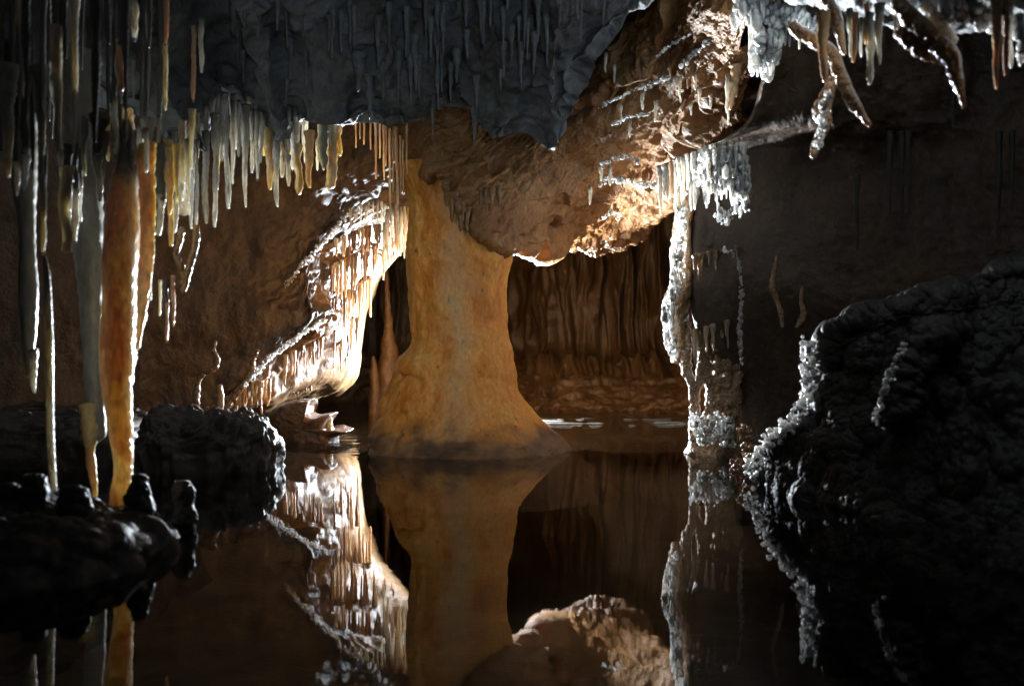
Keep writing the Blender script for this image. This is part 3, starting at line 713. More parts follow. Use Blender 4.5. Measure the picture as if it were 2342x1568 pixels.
# finer straws fused between them
for i in range(44):
    t = random.random()
    u, top, d = along([(420, 330, 4.15), (500, 250, 4.45), (590, 262, 4.8), (680, 285, 4.9), (775, 290, 5.0)], t)
    stal(u, top - 40, top + random.uniform(45, 175) * (1 - .45 * t), d + random.uniform(-.06, .12), random.uniform(9, 22), random.uniform(4, 8), random.choice('ccca'), 'fine straw fused among the bright stalactites of the shelf row', 'fine straws of the shelf row', cone=random.uniform(.5, 1.5))
for i in range(26):
    u = random.uniform(140, 440); v1 = random.uniform(360, 520) - max(0, 250 - u) * .3
    stal(u, v1 - random.uniform(90, 160), v1, random.uniform(3.3, 4.1), random.uniform(16, 34), random.uniform(6, 13), random.choice('ccga'), 'blurred pale stalactite in the thick of the left cluster', 'pale stalactites in the thick of the left cluster', cone=random.uniform(.4, 1.4))

# the large ones on the left
o = stal(55, 100, 860, 3.5, 84, 22, 'g', 'huge dim grey stalactite tapering to a bright tip at the far left', 'large left stalactites', lean=20, sides=30, cone=.15, lump=.10)
c = stal(75, 800, 897, 3.5, 26, 10, 'c', name='bright_tip', cat=None, lean=4, sides=20); loc = c.location.copy(); c.parent = o; c.location = loc - o.location
o = stal(172, 120, 1000, 3.55, 116, 40, 'g', 'huge grey stalactite narrowing to a honey coloured foot left of the orange column', 'large left stalactites', lean=32, sides=40, cone=.3, lump=.10, squared=True)
c = stal(203, 925, 1135, 3.53, 44, 15, 'a', name='honey_foot', cat=None, lean=10, sides=24, cone=.6); loc = c.location.copy(); c.parent = o; c.location = loc - o.location
tube('pale_column', [W(100, 580, 3.15), W(107, 630, 3.15), W(112, 760, 3.15), W(114, 930, 3.15), W(119, 1060, 3.15), W(125, 1145, 3.15)], [.004, .011, .0125, .012, .0105, .010],
     M_cream, sides=18, n=120, disp=lambda P, N, R, t: R * (.12 * fbm(P, 14, 3) + .08 * fbm(P, 50, 2)), label='slim pale column reaching down to the left bank', cat='column')
tube('orange_column', [W(292, 250, 3.34), W(290, 320, 3.32), W(286, 390, 3.3), W(281, 450, 3.25), W(276, 560, 3.2), W(270, 700, 3.2), W(266, 800, 3.2), W(268, 900, 3.2), W(277, 1000, 3.2), W(282, 1075, 3.2), W(278, 1130, 3.2), W(275, 1200, 3.2), W(275, 1280, 3.2)],
     [.012, .022, .034, .044, .050, .049, .049, .043, .032, .026, .033, .032, .04], M_column, sides=60, n=240,
     disp=lambda P, N, R, t: .16 * R * fbm(P * np.array([1, 1, .4]), 11, 4) + .10 * R * ridge(P * np.array([1, 1, .12]), 16, 2) + .004 * beads(P, 55, 3) * sstep(0, .8, N[:, 0]) + .0015 * fbm(P, 60, 2),
     label='thick orange column with a bright knobbly right edge', cat='column')
# knobbly curtain on its upper right flank
tube('calcite_curtain', [W(334, 330, 3.45), W(332, 370, 3.42), W(330, 520, 3.4), W(328, 600, 3.4), W(322, 690, 3.35), W(308, 790, 3.3), W(298, 850, 3.25)], [(.03, .012), (.032, .012), (.034, .012), (.03, .012), (.02, .012), (.012, .01), (.003, .004)],
     M_amber, sides=40, n=160, disp=lambda P, N, R, t: .006 * beads(P, 50, 1) * sstep(-.2, .8, N[:, 0]) + .001 * fbm(P, 40, 2), label='yellow calcite curtain with beaded right edge joining the orange column', cat='curtain')
for lb, pp in (('left beaded strand of the pair dangling right of the orange column', [(418, 520), (410, 550), (402, 577), (410, 600), (420, 626), (417, 650)]),
               ('right beaded strand of the pair dangling right of the orange column', [(447, 515), (449, 545), (443, 577), (432, 610), (426, 640), (418, 668)])):
    tube('beaded_strand', [W(u, v, 3.9) for u, v in pp], [.008, .010, .009, .011, .009, .006], M_knob, sides=18, n=90,
         disp=lambda P, N, R, t: .006 * beads(P, 60, 5), label=lb, cat='strand', group='beaded calcite strands')
tube('beaded_strand', [W(u, v, 6.2) for u, v in ((494, 780), (488, 800), (497, 822), (490, 842), (470, 850), (455, 868), (450, 900), (449, 930), (447, 975))], [.006, .01, .012, .014, .015, .012, .016, .014, .012], M_knob, sides=18, n=110,
     disp=lambda P, N, R, t: .008 * beads(P, 40, 5), label='crooked beaded strand standing on the dark flat topped rock', cat='strand', group='beaded calcite strands')
tube('beaded_strand', [W(u, v, 6.6) for u, v in ((590, 800), (578, 830), (575, 850), (550, 890), (520, 930), (500, 955))], [.006, .01, .012, .012, .012, .01], M_knob, sides=18, n=110,
     disp=lambda P, N, R, t: .010 * beads(P, 40, 5), label='slanting beaded strand along the foot of the lit arch', cat='strand', group='beaded calcite strands')
stal(503, 880, 965, 6.4, 12, 14, 'o', 'short orange stub standing beside the fringe at the foot of the arch', 'stalactites under the foot of the arch')

# random dim ones crowding the upper left corner
for i in range(34):
    u = random.uniform(-10, 400); v1 = random.uniform(120, 420) * (1.05 if u < 200 else .8); d = random.uniform(2.8, 4.0)
    stal(u, -160, v1, d, random.uniform(14, 40), random.uniform(6, 13), random.choice('mmmg'), 'dim grey stalactite among the dark crowd in the upper left corner', 'dim stalactites of the upper left corner', cone=random.uniform(.3, 1.4))  # mostly the darkened calcite, standing in for the unlit corner

# straws in front of the pillar's left shoulder
for u, v0, v1, w in ((814, 285, 338, 6), (823, 285, 318, 5), (833, 285, 330, 6), (848, 285, 342, 6), (858, 285, 410, 8), (869, 290, 362, 6), (877, 285, 410, 7), (884, 285, 380, 6), (891, 280, 512, 8),
                     (899, 280, 440, 6), (906, 280, 480, 11), (915, 330, 452, 5), (922, 340, 440, 5), (930, 300, 400, 5)):
    stal(u, v0 - 20, v1, 5.3 + random.uniform(-.1, .3), w * .95, w * .55, 'o', 'thin cream straw hanging in front of the left shoulder of the pillar', 'straws by the left shoulder of the pillar')

# grey ones under the front ceiling
def ceil_z(x, y):  # rough underside, used to root things
    return 1.9
CE = [(635, 71, 14), (866, 149, 16), (911, 228, 15), (950, 205, 16), (960, 225, 12), (846, 270, 22), (975, 82, 12), (985, 130, 12), (1000, 150, 12), (1015, 120, 10), (1045, 190, 14), (1100, 100, 14), (1120, 60, 12),
      (1170, 140, 13), (1200, 110, 10), (1230, 90, 12), (780, 120, 12), (800, 100, 11), (760, 130, 13), (720, 110, 12), (690, 90, 12), (655, 110, 10), (820, 208, 30), (700, 200, 12), (930, 130, 13), (890, 110, 12),
      (1065, 60, 12), (1280, 60, 12), (1320, 45, 10), (590, 90, 14), (560, 60, 12), (1030, 230, 12), (1090, 260, 12), (990, 310, 10), (1085, 330, 12), (1150, 175, 13), (1010, 210, 10), (875, 230, 13), (740, 240, 14), (665, 180, 13), (610, 150, 12), (1330, 85, 10), (1250, 150, 12), (1190, 190, 12)]
for (u, v1, w) in CE:
    d = float(np.interp(v1, [0, 330], [4.15, 5.05]))
    stal(u, v1 - random.uniform(75, 130), v1, d, w * 1.5, w * .4, 'k', 'small grey stalactite under the dim ceiling in front of the pillar', 'small grey stalactites of the front ceiling', cone=.8)
for i in range(26):
    u = random.uniform(520, 1400); v1 = random.uniform(10, 250)
    if u > 1250: v1 = random.uniform(10, 90)
    d = float(np.interp(v1, [0, 330], [4.1, 5.0]))
    w = random.uniform(6, 13)
    stal(u, v1 - random.uniform(50, 110), v1, d, w * 1.6, w * .4, 'k', 'small grey stalactite under the dim ceiling in front of the pillar', 'small grey stalactites of the front ceiling', cone=.8)

# fringes on the lit shelf left of the pillar
def fringe(poly, n, lmin, lmax, wmin, wmax, mat, label, group, up=14, jv=6, jd=.06):
    for i in range(n):
        p = along(poly, (i + random.random()) / n)
        L = random.uniform(lmin, lmax) * random.choice((.55, .8, 1, 1)); w_ = random.uniform(wmin, wmax)
        stal(p[0] + random.uniform(-3, 3), p[1] - up, p[1] + L + random.uniform(-jv, jv), p[2] + random.uniform(-jd, jd), w_ * 1.7, w_ * .7, random.choice(mat), label, group, n=20, sides=10)
G1 = 'stalactites draped over the lit shelf'
fringe([(800, 492, 7.0), (860, 470, 7.0), (925, 500, 7.0)], 16, 20, 55, 4, 7, 'cf', 'thin white stalactite along the glaring top of the lit shelf', G1)
fringe([(770, 560, 7.1), (840, 530, 7.2), (925, 520, 7.3)], 22, 20, 60, 4, 8, 'os', 'short cream stalactite across the upper face of the lit shelf', G1)
fringe([(755, 620, 7.1), (820, 590, 7.5), (900, 560, 7.9)], 22, 35, 90, 4, 8, 'so', 'cream stalactite across the middle face of the lit shelf', G1)
fringe([(752, 700, 7.1), (790, 680, 7.5), (845, 650, 8.1)], 16, 40, 100, 4, 9, 'so', 'tan stalactite on the lower face of the lit shelf', G1)
fringe([(760, 770, 7.3), (800, 745, 7.8), (828, 740, 8.2)], 11, 40, 110, 4, 8, 'so', 'long tan stalactite dripping from the hem of the lit shelf', G1)
fringe([(645, 830, 6.9), (700, 800, 7.1), (742, 780, 7.3)], 14, 20, 60, 4, 8, 'so', 'short cream stalactite on the lower lit ledge', G1)
fringe([(660, 890, 7.3), (720, 870, 7.6), (790, 850, 8.2)], 12, 15, 35, 4, 7, 's', 'stubby tan stalactite under the lower lit ledge', G1)
fringe([(515, 925, 6.7), (560, 890, 6.75), (620, 880, 6.9)], 26, 30, 62, 5, 9, 'oos', 'orange stalactite in the dense fringe at the foot of the arch', 'stalactites under the foot of the arch')
fringe([(898, 480, 6.7), (935, 490, 6.5)], 12, 60, 110, 4, 7, 'co', 'glaring white stalactite hanging beside the pillar top', 'bright stalactites beside the pillar top')
for u, v1, w in ((885, 610, 9), (879, 640, 7), (935, 600, 8), (927, 590, 8), (914, 585, 7)):
    stal(u, v1 - 130, v1, 7.2, w * 1.5, w * .7, 'c', 'long cream stalactite hanging in the dark gap beside the pillar', 'long stalactites in the gap beside the pillar')

# stalagmite in the dark gap
def lumpd(a=.012, f=12): return lambda P, N, R, t: a * fbm(P, f, 4, .55, 2) + a * .5 * ridge(P, f * .7, 2)
tube('stalagmite', [W(882, 560, 9.2), W(883, 640, 9.2), W(886, 700, 9.2), W(888, 742, 9.2), W(887, 760, 9.2), W(890, 800, 9.2), W(888, 850, 9.2), W(886, 910, 9.2), W(884, 975, 9.2)], [.012, .018, .028, .038, .044, .075, .10, .115, .13], M_mud, sides=50, n=160, disp=lumpd(.016, 9),
     label='tall brown stalagmite with a thin neck in the dark gap', cat='stalagmite')
tube('stalagmite', [W(853, 815, 9.0), W(855, 840, 9.0), W(857, 900, 9.0), W(857, 975, 9.0)], [.012, .03, .05, .06], M_mud, sides=30, n=60, disp=lumpd(.01, 8), label='short narrow stalagmite left of the necked one', cat='stalagmite')

# ------------------------------------------------------------------ rocks on the left
def flat_rock(name, c, r, mat, label, sq=.35, a=.05, n=120, m=220, seed=0, cat='rock', extra=None):
    def dp(P):
        D = a * fbm(P, 2.2, 3, .5, seed) + a * .8 * fbm(P, 6, 4, .55, seed + 2) + a * .5 * ridge(P * np.array([1.6, 1.6, .5]), 7, 3, .5, seed) + a * .25 * fbm(P, 22, 4)
        return D
    return blob(name, c, r, mat, dp, n=n, m=m, squash=sq, label=label, cat=cat)
flat_rock('flat_topped_rock', [(455 - CU) * 4.95 / F, 5.02, -.03], [.325, .17, .29], M_dark, 'dark flat topped rock with bright right edge at the pool side', seed=3, sq=.5, a=.085)
flat_rock('long_rock_ledge', [(-40 - CU) * 5.2 / F, 5.45, -.08], [.78, .45, .34], M_dark, 'long low dark ledge behind the left columns', seed=13)

def jagged():
    out = [(618, 1030), (618, 945), (650, 922), (690, 912), (716, 912), (708, 928), (706, 942), (722, 950), (745, 946), (766, 944), (758, 960), (752, 972), (760, 985), (785, 978), (805, 983), (790, 990), (768, 996), (765, 1030)]
    P0 = np.array([W(u, v, 6.5) for u, v in out])
    # resample
    seg = np.concatenate([P0, P0[:1]]); s = np.concatenate([[0], np.cumsum(np.linalg.norm(seg[1:] - seg[:-1], axis=1))])
    m = 220; q = np.linspace(0, s[-1], m, endpoint=False)
    C = np.stack([np.interp(q, s, seg[:, i]) for i in range(3)], -1)
    cen = C.mean(0)
    rows = []
    for k, (sc, dy) in enumerate([(.02, -.16), (.4, -.17), (.75, -.165), (.92, -.14), (.99, -.08), (1, 0), (.99, .08), (.92, .15), (.7, .18), (.02, .18)]):
        r = cen + (C - cen) * sc; r[:, 1] = cen[1] + dy; rows.append(r)
    V = catmull(np.array(rows), 60)
    P = V.reshape(-1, 3)
    N = grid_normals(V, True).reshape(-1, 3)
    P = P + N * (.012 * fbm(P, 12, 4, .55) + .012 * fbm(P, 5, 2))[:, None]
    o = make_object('notched_rock', P, grid_quads(60, m, True), M_mud, origin=W(690, 1005, 6.5))
    tag(o, 'notched brown rock with a step in its right side rising from the pool', 'rock')
jagged()
tube('rock_splinter', [W(745, 1000, 6.45), W(752, 975, 6.45), W(756, 955, 6.45)], [.02, .018, .01], M_frost, sides=18, n=40, disp=lambda P, N, R, t: .006 * beads(P, 40), label='small frosted crust on the right side of the notched rock', cat='crust')

# near left bank
def bumpy(a=.03, f=7, k=.02): return lambda P: a * fbm(P, f * .4, 3) + k * beads(P, f, 2) + .3 * k * beads(P, f * 3, 5) + .003 * fbm(P, 50, 2)
blob('rock_bank', [(60 - CU) * 3.0 / F, 2.95, -.06], [.42, .55, .22], M_bank, bumpy(.06, 9, .03), n=150, m=220, label='dark knobbly bank in the lower left corner', cat='bank')
blob('rock_bank', [(255 - CU) * 3.15 / F, 3.2, -.10], [.16, .25, .19], M_bank, bumpy(.03, 14, .02), n=110, m=160, label='small glinting mound below the orange column', cat='bank')
for u, v0, v1, d, w, lb in ((80, 1085, 1300, 2.95, 60, 'rounded dark stalagmite at the left end of the near bank'), (165, 1110, 1300, 2.9, 66, 'dim squat stalagmite between the slim pale column and the orange column'),
                            (315, 1085, 1300, 3.1, 52, 'dark beaded stalagmite against the foot of the orange column'), (418, 1100, 1330, 3.4, 46, 'lone dark stalagmite in the pool before the flat topped rock'),
                            (20, 1105, 1300, 2.95, 70, 'broad dark stalagmite cut by the left picture edge')):
    k = d / F
    tube('stalagmite', [W(u, v0, d), W(u, v0 + 14, d), W(u + 3, v0 + (v1 - v0) * .35, d), W(u - 2, v0 + (v1 - v0) * .6, d), W(u, v1, d)], [w * .16 * k, w * .32 * k, w * .46 * k, w * .62 * k, w * 1.3 * k], M_bank, sides=60, n=120,
         disp=lambda P, N, R, t: .020 * fbm(P, 10, 4, .55, 3) + .010 * beads(P, 22, 3) + .004 * beads(P, 60, 3), label=lb, cat='stalagmite')

# ------------------------------------------------------------------ right side
# knobbly flowstone column standing in the pool
def rc(u, v, d=5.75): return W(u, v, d)
def knob(a=.016, f=22, b=.006, f2=60): return lambda P, N, R, t: .02 * fbm(P, 4, 3) + a * beads(P, f, 3) + b * beads(P * np.array([1, 1, .6]), f2, 7)
root = bpy.data.objects.new('flowstone_column', None); COL.objects.link(root); root.location = rc(1630, 1025); bpy.context.view_layer.update()
tag(root, 'knobbly flowstone column on thin legs at the right edge of the pool', 'column')
tube('upper_curtain', [rc(1585, 400, 6.0), rc(1572, 470, 6.0), rc(1560, 540, 5.9), rc(1562, 600, 5.85), rc(1560, 650, 5.8), rc(1545, 700, 5.75), rc(1548, 760, 5.75), rc(1550, 800, 5.75), rc(1546, 830, 5.75)],
     [(.07, .2), (.05, .22), (.035, .2), (.04, .18), (.045, .15), (.06, .12), (.05, .08), (.035, .05), (.008, .01)], M_knob, sides=90, n=260, disp=knob(.014, 24), parent=root, origin=root.location)
tube('body', [rc(1640, 420, 5.85), rc(1640, 500, 5.85), rc(1630, 600, 5.85), rc(1640, 700, 5.85), rc(1650, 770, 5.85), rc(1648, 820, 5.85), rc(1646, 840, 5.85)], [(.17, .2), (.16, .2), (.14, .2), (.13, .18), (.12, .16), (.10, .12), (.04, .05)],
     M_wall, sides=120, n=240, disp=lambda P, N, R, t: .03 * fbm(P, 3, 3) + .012 * fbm(P, 9, 4) + .008 * beads(P, 30, 3) * sstep(-.3, -.8, N[:, 0]), parent=root, origin=root.location)
XL = [([(u + random.uniform(-4, 4) + 8 * math.sin(v * .02 + u), v) for v in (740 + random.uniform(-30, 30), 800, 850, 900, 950, 1000, 1060)], random.uniform(.010, .017)) for u in (1578, 1594, 1600, 1618, 1628, 1650, 1655, 1672, 1680)]
for pp, rr in XL + list((([(1566, 800), (1572, 850), (1585, 900), (1592, 950), (1588, 1000), (1585, 1060)], .020), ([(1606, 770), (1612, 830), (1622, 890), (1632, 940), (1625, 1000), (1620, 1060)], .022),
               ([(1632, 770), (1640, 840), (1640, 900), (1642, 950), (1645, 1000), (1640, 1060)], .020), ([(1660, 760), (1664, 850), (1662, 900), (1665, 950), (1668, 1000), (1660, 1060)], .020), ([(1692, 560), (1698, 640), (1696, 720), (1698, 790), (1688, 840), (1680, 900), (1676, 960), (1672, 1060)], .020))):
    tube('leg', [rc(u, v, 5.7) for u, v in pp], [rr * random.uniform(.85, 1.2) for _ in pp], M_knob, sides=40, n=220, disp=knob(.013, 30, .005, 70), parent=root, origin=root.location)
blob('base', [rc(1635, 1010)[0], 5.72, -.04], [.17, .16, .12], M_knob, bumpy(.02, 16, .02), n=100, m=160, parent=None)
bs = bpy.data.objects['base']; loc = bs.location.copy(); bs.parent = root; bs.location = loc - root.location

G2 = 'stalactites of the right fringe'
fringe([(1512, 400, 6.0), (1560, 378, 5.6), (1625, 352, 5.35), (1700, 335, 5.15)], 40, 60, 125, 6, 12, 'cocf', 'orange and white stalactite in the thick fringe right of the vault', G2, up=20)
fringe([(1620, 365, 5.25), (1705, 345, 5.05)], 34, 40, 140, 5, 12, 'f', 'frosted glittering stalactite at the right end of the thick fringe', G2, up=20)
fringe([(1575, 600, 5.6), (1690, 575, 5.6)], 9, 25, 50, 6, 9, 'n', 'short beaded stalactite on the body of the flowstone column', 'stalactites on the flowstone column')
fringe([(1580, 770, 5.62), (1700, 735, 5.62)], 10, 35, 85, 6, 10, 'oc', 'orange stalactite hanging between the legs of the flowstone column', 'stalactites on the flowstone column')

for u, v, d in ((1385, 135, 5.45), (1405, 160, 5.5), (1470, 225, 5.5), (1500, 245, 5.5), (1530, 205, 5.4), (1555, 190, 5.35), (1590, 185, 5.3), (1600, 215, 5.35), (1625, 230, 5.4), (1420, 255, 5.6), (1440, 290, 5.7), (1375, 395, 5.95), (1395, 395, 5.95), (1350, 440, 6.1), (1580, 250, 5.5)):
    stal(u, v - 14, v + random.uniform(12, 34), d - .02, 11, 5, 'c', 'tiny stalactite on a ledge of the stone vault', 'tiny stalactites on the vault', cone=.8)
for u, v, d, L, w in ((1035, 468, 5.55, 40, 16), (1052, 480, 5.52, 48, 18), (1068, 500, 5.55, 30, 12), (1100, 452, 5.55, 20, 9), (1112, 455, 5.55, 26, 9), (1124, 456, 5.55, 18, 8), (1140, 452, 5.58, 22, 9), (1020, 440, 5.6, 30, 14)):
    stal(u, v - 26, v + L, d, w * 1.8, w * .5, 's', 'brown cusp of flowstone hanging from the vault over the top of the pillar', 'brown cusps over the pillar top', name='drip_cusp', cat='drip cusp', cone=.8, lump=.2)
# frosted crust patches on the vault
def crust(u, v, d, w, h, label, mat=M_frost, n=60, m=90):
    k = d / F
    c = W(u, v, d)
    blob('crystal_crust', c, [w * k / 2, .06, h * k / 2], mat, lambda P: .02 * fbm(P, 7, 3) + .016 * beads(P, 24, 3) + .01 * ridge(P * np.array([.6, 1, 1.5]), 12, 3), n=n, m=m, label=label, cat='crust', group='crystal crusts on the rock')
def vein(pp, d, w, label):
    L = sum(math.hypot(b[0] - a[0], b[1] - a[1]) for a, b in zip(pp, pp[1:]))
    cluster('crystal_vein', [(u, v, dd + .02) for (u, v), dd in zip(pp, d)], int(20 + L * .55), (6, 500 * w), .003, .004 + w * .75, M_crystal, depth=.015, tall=.7, label=label, cat='crust', group='crystal veins on the vault')
vein([(1365, 425), (1395, 408), (1430, 415), (1465, 420), (1500, 425), (1525, 415)], [5.98, 5.98, 6.0, 6.03, 6.05, 6.05], .020, 'longest glaring white crystal vein left of the thick fringe')
vein([(1375, 380), (1400, 365), (1435, 357), (1462, 372)], [5.85, 5.86, 5.88, 5.88], .014, 'short white crystal vein above the longest glaring one')
vein([(1380, 500), (1400, 484), (1420, 490), (1412, 502)], [6.4, 6.4, 6.4, 6.42], .012, 'curled white crystal vein near the hem of the vault')
vein([(1370, 248), (1390, 232), (1420, 222), (1450, 205), (1490, 190), (1530, 178)], [5.5, 5.5, 5.48, 5.45, 5.4, 5.36], .009, 'thin white crystal vein rising across the middle of the vault')
vein([(1480, 205), (1500, 185), (1530, 175), (1540, 195), (1560, 210)], [5.42, 5.4, 5.36, 5.38, 5.38], .013, 'hooked white crystal vein high on the vault')
vein([(1400, 285), (1440, 265), (1480, 262), (1510, 245)], [5.6, 5.58, 5.55, 5.5], .010, 'wavy white crystal vein below the thin rising one')
vein([(1560, 150), (1590, 120), (1620, 95), (1660, 70), (1690, 55)], [5.25, 5.18, 5.1, 5.05, 5.0], .018, 'broad pale crystal vein leading to the bright root cluster')
vein([(1500, 130), (1540, 100), (1590, 70), (1640, 40)], [5.3, 5.22, 5.15, 5.05], .008, 'narrow pale crystal vein along the upper edge of the vault')

# upper right root cluster
RC = 4.6
fringe([(1690, -10, RC), (1740, 40, RC), (1790, 10, RC), (1840, 30, RC)], 26, 40, 120, 8, 14, 'fc', 'frosted stalactite in the glaring cluster at the upper right', 'stalactites of the glaring upper right cluster', up=40)
fringe([(1715, 60, RC + .1), (1760, 90, RC + .1)], 10, 50, 110, 8, 14, 'cf', 'cream stalactite at the lower tip of the glaring cluster', 'stalactites of the glaring upper right cluster', up=40)
cluster('crystal_crust', [(1700, 20, RC), (1745, 10, RC), (1760, 80, RC), (1740, 150, RC + .1)], 420, (42, 50), .006, .030, M_crystal, depth=.07, tall=2.2, label='large frosted crystal mass at the upper right', cat='crust', group='crystal crusts on the rock')
cluster('crystal_crust', [(1790, 30, RC), (1850, 60, RC - .3), (1870, 90, RC - .5)], 280, (26, 26), .008, .024, M_crystal, depth=.06, tall=2, label='frosted crystal mass right of the large one', cat='crust', group='crystal crusts on the rock')
stal(1663, 170, 258, 5.1, 10, 6, 'c', 'white straw beside the black crevice', 'straws by the black crevice'); stal(1665, 235, 285, 5.15, 7, 4, 'c', 'short straw inside the black crevice', 'straws by the black crevice')
stal(1683, 150, 220, 5.2, 34, 16, 'o', 'blunt orange stalactite at the lip of the black crevice', lump=.2)
stal(1672, 190, 250, 5.2, 26, 12, 'o', 'rusty lobe below the blunt orange stalactite at the crevice', lump=.2)

def root_branch(pp, d, r, label, mat=M_knob, name='calcite_branch', cat='branch', group='slanting calcite branches'):
    tube(name, [W(u, v, d) for u, v in pp], [x * d / F for x in r], mat, sides=30, n=140, disp=lambda P, N, R, t: R * .25 * fbm(P, 12, 3) + R * .5 * beads(P, 45, 3) * sstep(.6, -.6, N[:, 0]), label=label, cat=cat, group=group)
root_branch([(1885, -60), (1895, 0), (1912, 29), (1920, 65), (1931, 125)], 3.4, [13, 12, 11, 10, 5], 'slanting frosted branch at the top edge left of the hanging cluster')
root_branch([(1810, 55), (1830, 72), (1869, 95), (1905, 121), (1925, 170), (1941, 209), (1961, 245), (1990, 288)], 3.5, [12, 13, 14, 13, 13, 13, 11, 5], 'longest slanting branch crossing the upper right wall')
root_branch([(1910, 180), (1895, 215), (1882, 255), (1890, 280), (1875, 320), (1860, 360)], 3.6, [10, 14, 17, 12, 11, 7], 'crooked knobbly branch hanging beside the longest branch')
root_branch([(2050, 0), (2065, 20), (2124, 75), (2176, 127), (2189, 170), (2206, 245)], 3.0, [14, 17, 19, 18, 14, 4], 'slanting branch that turns into a long pointed stalactite')
root_branch([(2060, 60), (2072, 78), (2108, 114), (2165, 146)], 3.05, [14, 16, 14, 5], 'short slanting branch under the pointed one')
root_branch([(2110, 10), (2140, 40), (2185, 95)], 3.05, [12, 14, 9], 'stubby frosted branch above the pointed one', mat=M_frost)
HANG = [(1884, 60, 187, 3.4, 34, 16, 'o', 'plump orange stalactite left of the longest slanting branch'), (1954, 60, 142, 3.3, 20, 12, 'o', 'orange stalactite left of the bulging cream one'), (1944, 50, 130, 3.3, 16, 9, 'c', 'narrow cream stalactite touching the orange one at the upper right'),
        (1970, 70, 130, 3.3, 10, 7, 'c', 'small cream straw between the orange stalactite and the bulging one'), (1990, 60, 193, 3.3, 20, 14, 'c', 'cream stalactite with a bulge and a narrow tip'), (2012, 40, 148, 3.25, 30, 11, 'c', 'swollen cream stalactite with a pointed tip'),
        (1982, 40, 100, 3.3, 16, 10, 'o', 'short orange stalactite above the bulging cream one'), (2049, 0, 86, 3.2, 15, 12, 'f', 'white blunt stalactite standing apart at the upper right'),
        (2279, 20, 203, 2.9, 34, 12, 'o', 'long orange stalactite below the crystal mass at the right'), (2300, -20, 172, 2.9, 18, 13, 'n', 'dark beaded stalactite right of the long orange one'), (2311, -20, 155, 2.95, 16, 11, 'c', 'cream tipped stalactite nearest the right picture edge')]
for (u, v0, v1, d, w0, w1, mt, lb) in HANG:
    stal(u, v0 - 30, v1, d, w0, w1, mt, lb, 'stalactites of the upper right', lump=.16, sides=18)
cluster('crystal_crust', [(2150, 20, 3.05), (2220, 30, 3.05), (2285, 55, 3.05)], 380, (30, 32), .004, .016, M_crystal, depth=.05, tall=2, label='bright crystal mass at the top right', cat='crust', group='crystal crusts on the rock')
cluster('crystal_crust', [(2325, 50, 2.95), (2345, 90, 2.95), (2340, 130, 2.95)], 160, (20, 24), .004, .014, M_crystal, depth=.04, tall=2, label='crystal mass cut by the right picture edge', cat='crust', group='crystal crusts on the rock')
cluster('crystal_crust', [(1868, 340, 3.55), (1885, 285, 3.55), (1878, 255, 3.55), (1900, 210, 3.5)], 90, (12, 12), .003, .012, M_crystal, depth=.02, label='scattered glints of crystal down the crooked knobbly branch', cat='crust', group='crystal crusts on the rock')
# glitter of the right fringe and of the flowstone column
cluster('crystal_crust', [(1600, 385, 5.3), (1650, 400, 5.2), (1690, 380, 5.1), (1700, 450, 5.1)], 420, (30, 60), .004, .016, M_crystal, depth=.05, tall=3, label='glittering crystal curtain at the right end of the thick fringe', cat='crust', group='crystal crusts on the rock')
cluster('edge_crystals', [(1562, 480, 5.62), (1548, 560, 5.6), (1548, 640, 5.58), (1528, 700, 5.55), (1528, 760, 5.55), (1540, 815, 5.55)], 330, (18, 14), .004, .017, M_crystal, depth=.05, tall=2.2, parent=root)
cluster('edge_crystals', [(1655, 565, 5.45), (1690, 592, 5.45), (1697, 680, 5.45), (1690, 755, 5.45), (1697, 840, 5.5)], 120, (6, 9), .004, .011, M_crystal, depth=.02, tall=2, parent=root)
cluster('edge_crystals', [(1592, 960, 5.5), (1610, 1000, 5.45), (1650, 960, 5.5), (1668, 1010, 5.5)], 300, (26, 34), .004, .014, M_crystal, depth=.05, tall=1.6, parent=root)
cluster('edge_crystals', [(1640, 480, 5.4), (1655, 500, 5.4), (1700, 480, 5.3)], 60, (10, 20), .004, .012, M_crystal, depth=.02, tall=2.4, parent=root)
# bright knobs along the edges of the left arch
cluster('crystal_crust', [(652, 655, 6.85), (690, 605, 6.9), (735, 560, 6.95), (790, 495, 7.0), (850, 468, 7.0)], 280, (9, 9), .004, .013, M_crystal, depth=.03, label='line of white crystals climbing the shoulder of the lit arch', cat='crust', group='crystal crusts on the rock')
cluster('crystal_crust', [(560, 880, 6.6), (620, 815, 6.65), (690, 765, 6.75), (745, 730, 6.85)], 260, (8, 8), .004, .012, M_crystal, depth=.03, label='line of white crystals along the lower edge of the lit arch', cat='crust', group='crystal crusts on the rock')
# popcorn on the banks
cluster('cave_popcorn', [(1712, 1085, 4.5), (1760, 1010, 4.3), (1822, 955, 4.12), (1850, 900, 4.08), (1848, 850, 4.08), (1850, 775, 4.08)], 320, (26, 26), .006, .015, M_crystal, depth=.05, label='cave popcorn glinting down the left edge of the dark bank', cat='popcorn')
cluster('cave_popcorn', [(2004, 965, 3.70), (2022, 900, 3.70), (2040, 850, 3.73), (2076, 785, 3.78)], 110, (12, 12), .006, .013, M_crystal, depth=.03, label='cave popcorn glinting along the crooked ridge of the dark bank', cat='popcorn')
cluster('cave_popcorn', [(215, 1195, 2.9), (250, 1230, 2.85), (275, 1262, 2.85), (330, 1240, 2.9)], 80, (20, 14), .006, .014, M_crystal, depth=.04, label='cave popcorn glinting on the mound below the orange column', cat='popcorn')
